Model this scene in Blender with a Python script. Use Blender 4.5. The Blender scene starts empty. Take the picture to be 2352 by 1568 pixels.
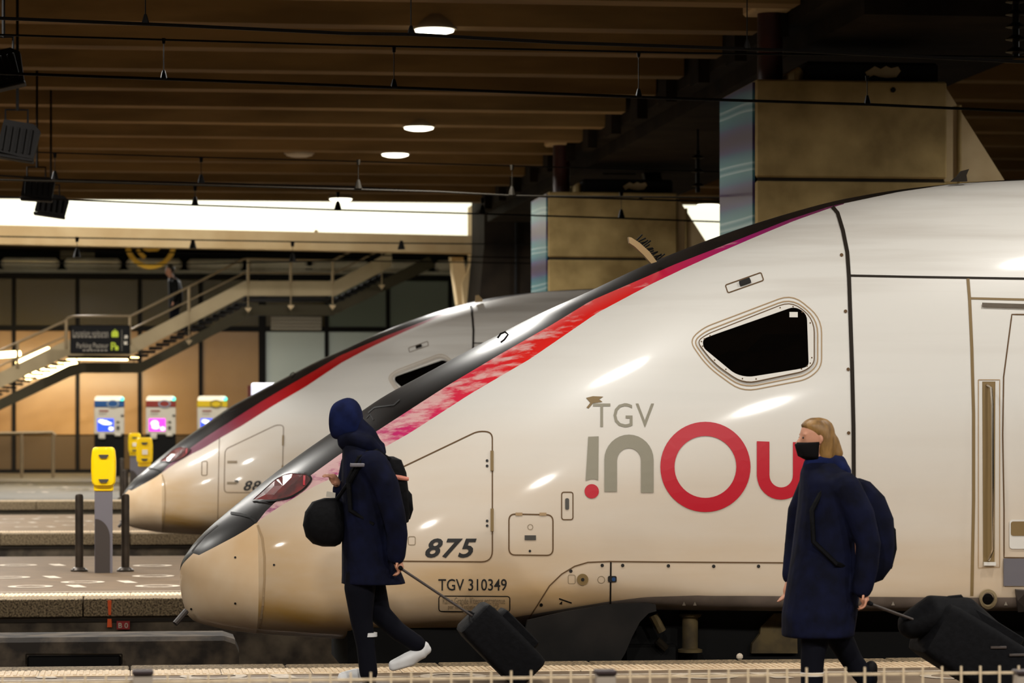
import bpy, bmesh, math, random
import numpy as np
from mathutils import Vector, Matrix
from mathutils.bvhtree import BVHTree
from mathutils.geometry import delaunay_2d_cdt
random.seed(7)
SC = bpy.context.scene
C = SC.collection

# ------------------------------------------------------------------ camera
F = 7000.0; CX = 1176.0; HZ = 960.0; YAW = math.radians(7.13); CAMZ = 1.7
cam = bpy.data.cameras.new('camera'); camo = bpy.data.objects.new('camera', cam); C.objects.link(camo)
cam.sensor_width = 36.0; cam.lens = F/2352*36.0
camo.location = (0, 0, CAMZ); camo.rotation_euler = (math.pi/2, 0, -YAW)
cam.shift_y = (HZ-784)/2352
cam.clip_end = 400
cam.dof.use_dof = True; cam.dof.focus_distance = 22.0; cam.dof.aperture_fstop = 3.6
SC.camera = camo
# ------------------------------------------------------------------ world, exposure
w = bpy.data.worlds.new('night'); SC.world = w; w.use_nodes = True
w.node_tree.nodes['Background'].inputs[0].default_value = (1.0, 0.80, 0.55, 1)
w.node_tree.nodes['Background'].inputs[1].default_value = 0.012
SC.view_settings.view_transform = 'Standard'; SC.view_settings.look = 'None'
SC.view_settings.exposure = 0.0; SC.view_settings.gamma = 1.0
SC.view_settings.use_curve_mapping = False
LAMP_W = 145.0           # watts of one ceiling lamp
LAMP_COL = (1.0, 0.965, 0.905)

# ------------------------------------------------------------------ measuring helpers
SA, CA = math.sin(YAW), math.cos(YAW)
def pix(px, py, Y):
    "the point of the vertical plane y = Y that the photograph shows at (px, py)"
    t = math.tan(YAW + math.atan((px-CX)/F)); d = Y*(CA + t*SA)
    return Vector((Y*t, Y, CAMZ - (py-HZ)*d/F))
def ray(px, py):
    u = (px-CX)/F; v = -(py-HZ)/F
    return Vector((SA+u*CA, CA-u*SA, v)).normalized()
def floorpt(px, py, z=0.0):
    r = ray(px, py); k = (z-CAMZ)/r.z
    return Vector((r.x*k, r.y*k, z))
# ------------------------------------------------------------------ materials
def s2l(c):
    return tuple(((x/255)/12.92 if x/255 <= .04045 else ((x/255+.055)/1.055)**2.4) for x in c)
def mat(name, col, rough=.6, metal=0., col2=None, scale=4., detail=4., bump=0., coat=0., spec=.5, stretch=None,
        emit=None, estr=0., lo=.35, hi=.65, trans=0., srgb=True, bscale=None):
    m = bpy.data.materials.new(name); m.use_nodes = True
    nt = m.node_tree; b = nt.nodes['Principled BSDF']
    c = s2l(col) if srgb else col
    b.inputs['Base Color'].default_value = (*c, 1)
    b.inputs['Roughness'].default_value = rough; b.inputs['Metallic'].default_value = metal
    b.inputs['Coat Weight'].default_value = coat; b.inputs['Coat Roughness'].default_value = .06
    b.inputs['Specular IOR Level'].default_value = spec
    b.inputs['Transmission Weight'].default_value = trans
    if emit: b.inputs['Emission Color'].default_value = (*s2l(emit), 1); b.inputs['Emission Strength'].default_value = estr
    if col2 is not None or bump:
        tc = nt.nodes.new('ShaderNodeTexCoord'); mp = nt.nodes.new('ShaderNodeMapping')
        nt.links.new(tc.outputs['Object'], mp.inputs['Vector'])
        if stretch: mp.inputs['Scale'].default_value = stretch
        n = nt.nodes.new('ShaderNodeTexNoise'); n.inputs['Scale'].default_value = scale; n.inputs['Detail'].default_value = detail
        nt.links.new(mp.outputs['Vector'], n.inputs['Vector'])
        if col2 is not None:
            r = nt.nodes.new('ShaderNodeValToRGB')
            r.color_ramp.elements[0].position = lo; r.color_ramp.elements[1].position = hi
            r.color_ramp.elements[0].color = (*c, 1); r.color_ramp.elements[1].color = (*(s2l(col2) if srgb else col2), 1)
            nt.links.new(n.outputs['Fac'], r.inputs['Fac']); nt.links.new(r.outputs['Color'], b.inputs['Base Color'])
        if bump:
            n2 = n
            if bscale:
                n2 = nt.nodes.new('ShaderNodeTexNoise'); n2.inputs['Scale'].default_value = bscale; n2.inputs['Detail'].default_value = 3
                nt.links.new(mp.outputs['Vector'], n2.inputs['Vector'])
            bp = nt.nodes.new('ShaderNodeBump'); bp.inputs['Strength'].default_value = bump; bp.inputs['Distance'].default_value = .02
            nt.links.new(n2.outputs['Fac'], bp.inputs['Height']); nt.links.new(bp.outputs['Normal'], b.inputs['Normal'])
    return m
M = {}
M['rib'] = mat('rib concrete', (138,110,66), .9, col2=(108,84,46), scale=1.3, bump=.2, stretch=(.35,1,2))
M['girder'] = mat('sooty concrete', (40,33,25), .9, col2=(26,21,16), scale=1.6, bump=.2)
M['pillar'] = mat('cast concrete', (156,134,86), .85, col2=(116,96,54), scale=1.7, detail=8, bump=.25, bscale=9)
M['pillar_wing'] = mat('lit tone cast concrete', (186,166,130), .85, col2=(162,140,102), scale=1.1, detail=5, bump=.15)  # the wing catches more light; painted in here as a paler tone
M['pale_conc'] = mat('pale concrete', (196,172,130), .85, col2=(176,148,104), scale=.8, bump=.1)
M['black'] = mat('black', (14,13,12), .6)
M['blackmetal'] = mat('black metal', (14,12,11), .6)
M['redcol'] = mat('dark red paint', (62,14,8), .5, col2=(38,8,6), scale=3)
M['plat'] = mat('platform asphalt', (116,97,75), .6, col2=(98,80,60), scale=3, detail=8, bump=.08, bscale=60)
M['plat_mid'] = mat('middle platform asphalt', (126,103,76), .6, col2=(108,87,62), scale=3, detail=8, bump=.08, bscale=60)
M['plat_p2'] = mat('validator platform asphalt', (100,80,57), .6, col2=(86,68,47), scale=3, detail=8, bump=.08, bscale=60)
M['plat_far'] = mat('far platform paving', (84,74,54), .6, col2=(60,52,36), scale=1.6, detail=6, bump=.08, bscale=40)
M['coping'] = mat('pebbled coping', (152,132,100), .8, col2=(70,56,38), scale=55, detail=3, bump=.9, lo=.4, hi=.62, stretch=(1,1,1))
M['tactile'] = mat('tactile paving', (226,204,172), .6, col2=(202,178,146), scale=6)
M['wall_low'] = mat('stained pit wall', (98,86,70), .9, col2=(44,36,28), scale=4, detail=8, bump=.3)
M['pit'] = mat('oily ballast', (38,32,26), .95, col2=(18,15,12), scale=14, bump=.8)
M['block'] = mat('stained concrete block', (84,72,58), .9, col2=(38,31,24), scale=4.5, detail=8, bump=.4, lo=.38, hi=.6)
M['paint_white'] = mat('white road paint', (205,192,174), .6, col2=(172,158,140), scale=20)
M['steel'] = mat('worn steel', (120,110,100), .4, metal=.9)
M['train_white'] = None
M['train_grey'] = mat('train dark grey', (34,30,28), .3, coat=.0, spec=.12, col2=(22,20,19), scale=2.2, detail=5)
M['skirt'] = mat('skirt grey', (124,110,100), .6, col2=(104,92,82), scale=5)
M['skirt_low'] = mat('oily skirt grey', (30,26,23), .75, col2=(16,14,12), scale=3)
M['skirt_low'].node_tree.nodes['Principled BSDF'].inputs['Specular IOR Level'].default_value = .2
M['seal'] = mat('rubber seal', (42,36,30), .6)
M['line'] = mat('panel gap', (96,70,40), .8)
M['line_soft'] = mat('soft panel gap', (168,140,104), .8)
M['glass_black'] = mat('black cab glass', (3,3,3), .08, spec=.4)
M['frame_white'] = mat('window frame white', (226,222,214), .35, coat=.4)
M['logo_grey'] = mat('logo grey', (142,136,118), .5)
M['logo_red'] = mat('logo carmine', (188,0,32), .4)
M['ink'] = mat('black ink', (18,15,12), .5)
M['ink_soft'] = mat('faded ink', (140,122,96), .6)
M['chrome'] = mat('chrome', (200,190,175), .2, metal=1.)
M['recess'] = mat('handle recess', (128,104,62), .6)
M['headlight'] = mat('headlight glass', (150,70,70), .12, coat=1., col2=(96,70,70), scale=6)
M['bogie'] = mat('bogie dirt', (40,32,20), .9, col2=(18,14,9), scale=8, bump=.3)
M['bogie_light'] = mat('bogie spring paint', (92,76,42), .8, col2=(58,46,24), scale=7)
M['yellow'] = mat('validator yellow', (250,208,0), .3, coat=.4)
M['slot'] = mat('dark slot', (70,66,60), .4)
M['post'] = mat('post grey', (106,102,108), .45)
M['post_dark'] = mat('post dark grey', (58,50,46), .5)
M['bollard'] = mat('bollard bronze', (70,60,50), .4, metal=.5, col2=(50,42,34), scale=6)
M['kiosk'] = mat('kiosk grey', (176,168,152), .5)
M['kiosk_cap'] = mat('kiosk cap', (240,232,205), .4, emit=(240,230,200), estr=.25)
M['mint'] = mat('mint lamp', (90,240,210), .4, emit=(90,255,215), estr=1.6)
M['scr_blue'] = mat('blue screen', (40,70,220), .3, emit=(45,75,235), estr=1.2)
M['scr_pink'] = mat('pink screen', (240,60,220), .3, emit=(245,60,225), estr=1.2)
M['scr_white'] = mat('screen white', (235,235,255), .3, emit=(230,235,255), estr=1.3)
M['k_blue'] = mat('kiosk blue band', (10,62,112), .5)
M['k_red'] = mat('kiosk red band', (116,34,24), .5)
M['k_yellow'] = mat('kiosk yellow band', (190,160,10), .5)
M['k_ring'] = mat('kiosk ring', (120,130,140), .5)
M['k_ring_y'] = mat('kiosk dark ring', (110,92,20), .5)
M['mullion'] = mat('mullion', (16,13,10), .5)
M['pane_tan'] = mat('tan glass panel', (170,132,84), .3, spec=.6, col2=(156,118,72), scale=.5)
M['pane_olive'] = mat('olive glass panel', (74,62,26), .25, spec=.3)
M['pane_white'] = mat('white glass panel', (206,216,208), .35, spec=.5)
M['pane_green'] = mat('grey green glass panel', (98,108,92), .25, spec=.5)
M['pane_low'] = mat('dark lower panel', (82,64,40), .3)  # lowest panes, darker brown than the tan ones above
M['duct'] = mat('white duct', (236,228,206), .5, col2=(186,174,148), scale=.5)
M['stair_plate'] = mat('stair side plate', (160,142,108), .6, col2=(140,122,90), scale=.7)
M['stair_beam'] = mat('stair beam', (52,46,30), .7, spec=.2)
M['rail'] = mat('handrail steel', (150,130,100), .4, metal=.5)
M['sign_black'] = mat('sign black', (6,5,6), .6)
M['sign_text'] = mat('sign text', (120,112,100), .6)
M['sign_white'] = mat('sign bright text', (190,180,165), .6)
M['sign_yel'] = mat('sign lime', (150,165,10), .6)
M['logo_yel'] = mat('round sign yellow', (220,168,20), .5)
M['wall_glow'] = mat('glowing white wall', (250,250,236), .6, emit=(255,252,224), estr=1.25)  # brightly lit white wall, its light put in as emission
M['tube'] = mat('tube lamp', (255,240,200), .5, emit=(255,222,150), estr=14.)
M['lamp_glow'] = mat('lamp diffuser', (255,250,230), .5, emit=(255,248,222), estr=5.)
M['lamp_off'] = mat('lamp diffuser off', (190,180,160), .5)
M['lamp_body'] = mat('lamp housing', (150,138,116), .5)
M['wire'] = mat('wire', (14,12,10), .5, metal=.4)
M['wire_light'] = mat('pale wire', (36,31,22), .7, spec=.2)
M['insul'] = mat('insulator', (16,13,11), .35)
M['orange'] = mat('orange paint', (226,84,10), .6)
M['plate_red'] = mat('red plate', (140,14,14), .5)
M['navy'] = mat('navy cloth', (12,16,40), .85, col2=(7,9,24), scale=9, bump=.25)
M['navy_bright'] = mat('navy hood cloth', (20,30,72), .85, col2=(12,18,46), scale=9, bump=.25)
M['trouser'] = mat('dark trousers', (8,9,18), .85)
M['bagblack'] = mat('black fabric', (5,5,7), .75, col2=(10,10,13), scale=30, bump=.2)
M['skin'] = mat('skin', (196,140,112), .55)
M['hair_blond'] = mat('blond hair', (150,112,58), .5, col2=(104,74,34), scale=12, stretch=(2,2,.6), bump=.3)
M['hair_dark'] = mat('dark hair', (28,20,14), .5)
M['mask'] = mat('black mask', (16,14,16), .8)
M['shoe'] = mat('white trainer', (214,214,214), .5)
M['shoe_dark'] = mat('dark shoe', (20,18,18), .6)
M['reflector'] = mat('reflective band', (205,205,205), .3)
M['paper'] = mat('card', (232,222,205), .6)
M['pink'] = mat('pink strap', (205,128,108), .6)
M['fence'] = mat('fence bar', (176,158,130), .6)
M['fence_cap'] = mat('fence post cap', (34,22,22), .5)
M['fence_post'] = mat('fence post', (134,124,112), .5)
M['joint'] = mat('paving joint', (120,104,86), .8)

def train_white():
    m = bpy.data.materials.new('train white paint'); m.use_nodes = True
    nt = m.node_tree; b = nt.nodes['Principled BSDF']; L = nt.links.new
    tc = nt.nodes.new('ShaderNodeTexCoord'); sx = nt.nodes.new('ShaderNodeSeparateXYZ'); L(tc.outputs['Object'], sx.inputs[0])
    n = nt.nodes.new('ShaderNodeTexNoise'); n.inputs['Scale'].default_value = 1.5; n.inputs['Detail'].default_value = 6
    mp = nt.nodes.new('ShaderNodeMapping'); mp.inputs['Scale'].default_value = (.35, 1, 1.6); L(tc.outputs['Object'], mp.inputs[0]); L(mp.outputs[0], n.inputs['Vector'])
    # road dirt plus painted-in platform reflection: tanner low down and towards the nose, streaked
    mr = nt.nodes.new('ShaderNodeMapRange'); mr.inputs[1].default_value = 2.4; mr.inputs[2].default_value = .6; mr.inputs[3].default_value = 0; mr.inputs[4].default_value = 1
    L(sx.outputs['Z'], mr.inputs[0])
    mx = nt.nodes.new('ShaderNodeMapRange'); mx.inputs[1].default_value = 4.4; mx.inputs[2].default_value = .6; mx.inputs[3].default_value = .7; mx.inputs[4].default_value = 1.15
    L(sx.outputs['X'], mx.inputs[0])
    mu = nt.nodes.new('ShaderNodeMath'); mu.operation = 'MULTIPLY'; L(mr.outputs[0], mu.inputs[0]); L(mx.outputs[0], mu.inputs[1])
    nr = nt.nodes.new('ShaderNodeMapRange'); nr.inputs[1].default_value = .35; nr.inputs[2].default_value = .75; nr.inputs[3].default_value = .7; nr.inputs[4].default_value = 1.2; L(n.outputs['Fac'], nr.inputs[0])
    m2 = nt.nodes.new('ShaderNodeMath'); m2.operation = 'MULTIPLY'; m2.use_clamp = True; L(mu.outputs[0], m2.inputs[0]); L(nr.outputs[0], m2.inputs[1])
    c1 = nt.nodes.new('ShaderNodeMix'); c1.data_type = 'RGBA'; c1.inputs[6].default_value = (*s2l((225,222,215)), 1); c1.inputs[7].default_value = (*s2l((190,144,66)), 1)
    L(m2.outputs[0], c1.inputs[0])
    # sooty streaks trailing along the shoulder of the roof
    n3 = nt.nodes.new('ShaderNodeTexNoise'); n3.inputs['Scale'].default_value = 2.0; n3.inputs['Detail'].default_value = 7
    mp3 = nt.nodes.new('ShaderNodeMapping'); mp3.inputs['Scale'].default_value = (.25, .5, 4.5); L(tc.outputs['Object'], mp3.inputs[0]); L(mp3.outputs[0], n3.inputs['Vector'])
    r3 = nt.nodes.new('ShaderNodeMapRange'); r3.inputs[1].default_value = .48; r3.inputs[2].default_value = .8; r3.inputs[3].default_value = 0; r3.inputs[4].default_value = .32; L(n3.outputs['Fac'], r3.inputs[0])
    mz = nt.nodes.new('ShaderNodeMapRange'); mz.inputs[1].default_value = 2.6; mz.inputs[2].default_value = 3.7; mz.inputs[3].default_value = .12; mz.inputs[4].default_value = 1; L(sx.outputs['Z'], mz.inputs[0])
    m4 = nt.nodes.new('ShaderNodeMath'); m4.operation = 'MULTIPLY'; L(r3.outputs[0], m4.inputs[0]); L(mz.outputs[0], m4.inputs[1])
    c2 = nt.nodes.new('ShaderNodeMix'); c2.data_type = 'RGBA'; c2.inputs[7].default_value = (*s2l((120,94,62)), 1); L(m4.outputs[0], c2.inputs[0]); L(c1.outputs[2], c2.inputs[6])
    L(c2.outputs[2], b.inputs['Base Color'])
    b.inputs['Roughness'].default_value = .42; b.inputs['Coat Weight'].default_value = .55; b.inputs['Coat Roughness'].default_value = .09
    return m
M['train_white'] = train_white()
M['cap_white'] = mat('nose cap paint', (236,208,172), .4, coat=.35, col2=(222,184,136), scale=1.6, detail=7)
def stripe_mat(fresh=0.):
    m = bpy.data.materials.new('livery stripe'); m.use_nodes = True
    nt = m.node_tree; b = nt.nodes['Principled BSDF']; L = nt.links.new
    tc = nt.nodes.new('ShaderNodeTexCoord'); sx = nt.nodes.new('ShaderNodeSeparateXYZ'); L(tc.outputs['Object'], sx.inputs[0])
    mr = nt.nodes.new('ShaderNodeMapRange'); mr.inputs[1].default_value = .5; mr.inputs[2].default_value = 5.0; L(sx.outputs['X'], mr.inputs[0])
    cr = nt.nodes.new('ShaderNodeValToRGB'); e = cr.color_ramp.elements
    e[0].position = 0; e[0].color = (*s2l((128,18,96)), 1); e[1].position = 1; e[1].color = (*s2l((112,40,86)), 1)
    cols = ((.2,(110,6,52)), (.3,(150,8,32)), (.42,(186,8,14)), (.7,(176,6,16))) if fresh else None
    if fresh: e[0].color = (*s2l((92,8,58)), 1)
    for p, c in cols or ((.12,(160,20,110)), (.24,(205,40,110)), (.34,(222,40,70)), (.44,(228,36,30)), (.62,(226,32,28)), (.72,(196,30,84)), (.82,(160,24,104)), (.92,(130,40,90))):
        q = e.new(p); q.color = (*s2l(c), 1)
    L(mr.outputs[0], cr.inputs[0])
    n = nt.nodes.new('ShaderNodeTexNoise'); n.inputs['Scale'].default_value = 5.0; n.inputs['Detail'].default_value = 9; n.inputs['Roughness'].default_value = .62
    mp = nt.nodes.new('ShaderNodeMapping'); mp.inputs['Rotation'].default_value = (0, math.radians(28), 0); mp.inputs['Scale'].default_value = (.32, 1, 3.0)
    L(tc.outputs['Object'], mp.inputs[0]); L(mp.outputs[0], n.inputs['Vector'])
    # the paint is worn to pink and white towards the nose
    wr = nt.nodes.new('ShaderNodeMapRange'); wr.inputs[1].default_value = 3.4; wr.inputs[2].default_value = 1.3; wr.inputs[3].default_value = -.10-fresh*.3; wr.inputs[4].default_value = .13-fresh
    L(sx.outputs['X'], wr.inputs[0])
    ad = nt.nodes.new('ShaderNodeMath'); ad.operation = 'ADD'; L(n.outputs['Fac'], ad.inputs[0]); L(wr.outputs[0], ad.inputs[1])
    r2 = nt.nodes.new('ShaderNodeMapRange'); r2.inputs[1].default_value = .5; r2.inputs[2].default_value = .64; r2.inputs[3].default_value = 0; r2.inputs[4].default_value = .8; L(ad.outputs[0], r2.inputs[0])
    mx = nt.nodes.new('ShaderNodeMix'); mx.data_type = 'RGBA'; mx.inputs[7].default_value = (*s2l((232,196,190)), 1)
    L(r2.outputs[0], mx.inputs[0]); L(cr.outputs['Color'], mx.inputs[6]); L(mx.outputs[2], b.inputs['Base Color'])
    b.inputs['Roughness'].default_value = .4; b.inputs['Coat Weight'].default_value = .4
    return m
M['stripe'] = stripe_mat()
M['stripe_fresh'] = stripe_mat(.34)
for k_ in ('bagblack','navy','navy_bright','trouser','black','blackmetal','sign_black','insul','mask','seal','wire','shoe_dark','girder','bogie','mullion'):
    M[k_].node_tree.nodes['Principled BSDF'].inputs['Specular IOR Level'].default_value = .12
def poster_mat():
    m = bpy.data.materials.new('wave poster print'); m.use_nodes = True
    nt = m.node_tree; b = nt.nodes['Principled BSDF']; L = nt.links.new
    tc = nt.nodes.new('ShaderNodeTexCoord'); mp = nt.nodes.new('ShaderNodeMapping'); mp.inputs['Scale'].default_value = (.2, .25, .55); L(tc.outputs['Object'], mp.inputs[0])
    wv = nt.nodes.new('ShaderNodeTexWave'); wv.bands_direction = 'Z'; wv.inputs['Scale'].default_value = .85; wv.inputs['Distortion'].default_value = 2.4; wv.inputs['Detail'].default_value = 1; L(mp.outputs[0], wv.inputs['Vector'])
    cr = nt.nodes.new('ShaderNodeValToRGB'); e = cr.color_ramp.elements
    e[0].position = 0; e[0].color = (*s2l((38,18,48)), 1); e[1].position = 1; e[1].color = (*s2l((46,92,98)), 1)
    for p, c in ((.3,(46,40,78)), (.5,(28,70,88)), (.93,(50,94,98)), (.96,(120,136,136))):
        q = e.new(p); q.color = (*s2l(c), 1)
    L(wv.outputs['Fac'], cr.inputs[0]); L(cr.outputs[0], b.inputs['Base Color']); b.inputs['Roughness'].default_value = .35
    return m
M['poster'] = poster_mat()

# ------------------------------------------------------------------ mesh helpers
def wpos(o):
    p = Vector((0,0,0))
    while o: p = p+o.location; o = o.parent
    return p
class MB:
    def __init__(s): s.v = []; s.f = []; s.m = []
    def add(s, vs, fs, mi=0):
        o = len(s.v); s.v += [Vector(v) for v in vs]; s.f += [tuple(i+o for i in f) for f in fs]; s.m += [mi]*len(fs); return s
    def box(s, a, b, mi=0):
        (x0,y0,z0),(x1,y1,z1) = a, b
        return s.add([(x0,y0,z0),(x1,y0,z0),(x1,y1,z0),(x0,y1,z0),(x0,y0,z1),(x1,y0,z1),(x1,y1,z1),(x0,y1,z1)],
                     [(3,2,1,0),(4,5,6,7),(0,1,5,4),(1,2,6,5),(2,3,7,6),(3,0,4,7)], mi)
    def cbox(s, a, b, c=.01, mi=0):
        "box with chamfered edges"
        (x0,y0,z0),(x1,y1,z1) = a, b; c = min(c, (x1-x0)*.45, (y1-y0)*.45, (z1-z0)*.45)
        bm = bmesh.new(); bmesh.ops.create_cube(bm, size=1)
        for v in bm.verts: v.co = Vector((x0+(x1-x0)*(v.co.x+.5), y0+(y1-y0)*(v.co.y+.5), z0+(z1-z0)*(v.co.z+.5)))
        bmesh.ops.bevel(bm, geom=list(bm.edges), offset=c, segments=1, affect='EDGES')
        bm.verts.index_update()
        vs = [v.co.copy() for v in bm.verts]; fs = [tuple(v.index for v in f.verts) for f in bm.faces]; bm.free()
        return s.add(vs, fs, mi)
    def prism(s, poly, d, mi=0):
        "polygon (3D points) pushed along the vector d"
        n = len(poly); d = Vector(d); P = [Vector(p) for p in poly]
        nrm = Vector((0,0,0))
        for i in range(n): nrm += P[i].cross(P[(i+1) % n])
        if nrm.dot(d) > 0: P = P[::-1]
        return s.add(P+[p+d for p in P], [tuple(range(n)), tuple(range(2*n-1, n-1, -1))]+[(i, i+n, (i+1) % n+n, (i+1) % n) for i in range(n)], mi)
    def loft(s, rings, cap=True, mi=0):
        n = len(rings[0]); vs = [p for r in rings for p in r]; fs = []
        for k in range(len(rings)-1):
            for i in range(n):
                j = (i+1) % n; fs.append((k*n+i, k*n+j, (k+1)*n+j, (k+1)*n+i))
        if cap: fs += [tuple(range(n-1,-1,-1)), tuple(range((len(rings)-1)*n, len(rings)*n))]
        return s.add(vs, fs, mi)
    def tube(s, pts, r, n=8, mi=0, cap=True, flat=None):
        pts = [Vector(p) for p in pts]; rr = r if isinstance(r, (list, tuple)) else [r]*len(pts)
        rings = []; up = None
        for i, p in enumerate(pts):
            t = (pts[min(i+1, len(pts)-1)]-pts[max(i-1, 0)]).normalized()
            if up is None:
                up = Vector((0,1,0)) if abs(t.y) < .9 else Vector((1,0,0))
            up = (up - t*up.dot(t)).normalized(); sd = t.cross(up)
            fl = flat or 1.
            rings.append([p + (up*math.cos(2*math.pi*k/n)*fl + sd*math.sin(2*math.pi*k/n))*rr[i] for k in range(n)])
        return s.loft(rings, cap, mi)
    def limb(s, pts, rr, n=14, flat=None):
        "tapered limb with rounded ends"
        pts = [Vector(p) for p in pts]
        a = (pts[0]-pts[1]).normalized(); b = (pts[-1]-pts[-2]).normalized()
        P = [pts[0]+a*rr[0]*.95, pts[0]+a*rr[0]*.6]+pts+[pts[-1]+b*rr[-1]*.6, pts[-1]+b*rr[-1]*.95]
        R = [rr[0]*.25, rr[0]*.8]+list(rr)+[rr[-1]*.8, rr[-1]*.25]
        return s.tube(P, R, n, flat=flat)
    def lathe(s, prof, c, n=24, axis='z', mi=0):
        c = Vector(c); rings = []
        for r, h in prof:
            ring = []
            for k in range(n):
                a = 2*math.pi*k/n; x, y = r*math.cos(a), r*math.sin(a)
                ring.append(c+(Vector((x, y, h)) if axis == 'z' else Vector((x, h, y)) if axis == 'y' else Vector((h, x, y))))
            rings.append(ring)
        return s.loft(rings, True, mi)
    def ball(s, c, r, n=14, m=8):
        c = Vector(c); r = (r, r, r) if isinstance(r, (int, float)) else r
        rings = []
        for i in range(m+1):
            t = -math.pi/2+math.pi*(i+.08)/(m+.16); rings.append([c+Vector((r[0]*math.cos(t)*math.cos(2*math.pi*k/n), r[1]*math.cos(t)*math.sin(2*math.pi*k/n), r[2]*math.sin(t))) for k in range(n)])
        return s.loft(rings)
    def build(s, name, mats, parent=None, smooth=False, origin=None):
        o0 = Vector(origin) if origin is not None else (wpos(parent) if parent else Vector((0,0,0)))
        me = bpy.data.meshes.new(name); me.from_pydata([v-o0 for v in s.v], [], s.f)
        mats = mats if isinstance(mats, (list, tuple)) else [mats]
        for m in mats: me.materials.append(M[m])
        me.polygons.foreach_set('material_index', s.m)
        if smooth: me.polygons.foreach_set('use_smooth', [True]*len(me.polygons))
        me.update()
        bm = bmesh.new(); bm.from_mesh(me); bmesh.ops.recalc_face_normals(bm, faces=bm.faces); bm.to_mesh(me); bm.free()
        o = bpy.data.objects.new(name, me); C.objects.link(o)
        if parent: o.parent = parent
        else: o.location = o0
        if smooth: autosmooth(o)
        return o
def autosmooth(o, ang=40):
    me = o.data; bm = bmesh.new(); bm.from_mesh(me)
    for e in bm.edges:
        if len(e.link_faces) == 2 and e.calc_face_angle(0) > math.radians(ang): e.smooth = False
    bm.to_mesh(me); bm.free()
def tag(o, label=None, cat=None, group=None, kind=None):
    if label: o['label'] = label
    if cat: o['category'] = cat
    if group: o['group'] = group
    if kind: o['kind'] = kind
    return o
def thing(name, label, cat, loc=(0,0,0), group=None, kind=None):
    o = bpy.data.objects.new(name, None); C.objects.link(o); o.location = loc; o.empty_display_size = .2
    return tag(o, label, cat, group, kind)
def copy_tree(o, parent=None):
    c = o.copy(); C.objects.link(c); c.parent = parent
    for ch in [x for x in ALLOBJ() if x.parent == o]: copy_tree(ch, c)
    return c
def ALLOBJ(): return list(C.objects)
def remesh(o, vox, it=3):
    r = o.modifiers.new('remesh', 'REMESH'); r.mode = 'VOXEL'; r.voxel_size = vox; r.use_smooth_shade = True
    if it:
        q = o.modifiers.new('smooth', 'SMOOTH'); q.iterations = it; q.factor = .5
    return o
def text2d(s, offset=0., shear=0., spacing=1., res=3):
    cu = bpy.data.curves.new('t', 'FONT'); cu.body = s; cu.offset = offset; cu.shear = shear; cu.space_character = spacing; cu.resolution_u = res
    ob = bpy.data.objects.new('t', cu); C.objects.link(ob)
    dg = bpy.context.evaluated_depsgraph_get(); me = bpy.data.meshes.new_from_object(ob.evaluated_get(dg))
    vs = [(v.co.x, v.co.y) for v in me.vertices]; fs = [tuple(p.vertices) for p in me.polygons]
    bpy.data.objects.remove(ob); bpy.data.curves.remove(cu); bpy.data.meshes.remove(me)
    x0 = min(v[0] for v in vs); x1 = max(v[0] for v in vs); y0 = min(v[1] for v in vs); y1 = max(v[1] for v in vs)
    return [((x-x0)/(x1-x0), (y-y0)/(y1-y0)) for x, y in vs], fs
def rounded(poly, r, n=6):
    "round the corners of a 2D polygon"
    out = []; N = len(poly); rr = r if isinstance(r, (list, tuple)) else [r]*N
    for i in range(N):
        p0, p, p1 = Vector(poly[i-1]), Vector(poly[i]), Vector(poly[(i+1) % N])
        a = (p0-p); b = (p1-p); q = min(rr[i], a.length*.48, b.length*.48); A = p+a.normalized()*q; B = p+b.normalized()*q
        for k in range(n+1):
            t = k/n; out.append(((A*(1-t)**2+p*2*t*(1-t)+B*t*t)).to_tuple())
    return out
def circle(cx, cy, r, n=40, ry=None): return [(cx+r*math.cos(2*math.pi*k/n), cy+(ry or r)*math.sin(2*math.pi*k/n)) for k in range(n)]
def fill(loops, grid=None):
    "triangulate 2D loops (outer and holes) with optional inner grid points"
    vs = []; es = []
    for lp in loops:
        o = len(vs); vs += [Vector(p) for p in lp]; es += [(o+i, o+(i+1) % len(lp)) for i in range(len(lp))]
    if grid:
        xs = [p[0] for p in loops[0]]; ys = [p[1] for p in loops[0]]
        x = min(xs)+grid*.5
        while x < max(xs):
            y = min(ys)+grid*.5
            while y < max(ys): vs.append(Vector((x, y))); y += grid
            x += grid
    r = delaunay_2d_cdt(vs, es, [], 1, 1e-4); V_ = r[0]; out = []
    def inside(q, lp):
        c = False; n = len(lp)
        for i in range(n):
            (xa, ya), (xb, yb) = lp[i], lp[i-1]
            if (ya > q[1]) != (yb > q[1]) and q[0] < (xb-xa)*(q[1]-ya)/(yb-ya)+xa: c = not c
        return c
    for f in r[2]:
        m_ = (V_[f[0]]+V_[f[1]]+V_[f[2]])/3
        if inside(m_, loops[0]) and not any(inside(m_, h) for h in loops[1:]): out.append(tuple(f))
    return [tuple(v) for v in V_], out

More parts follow.
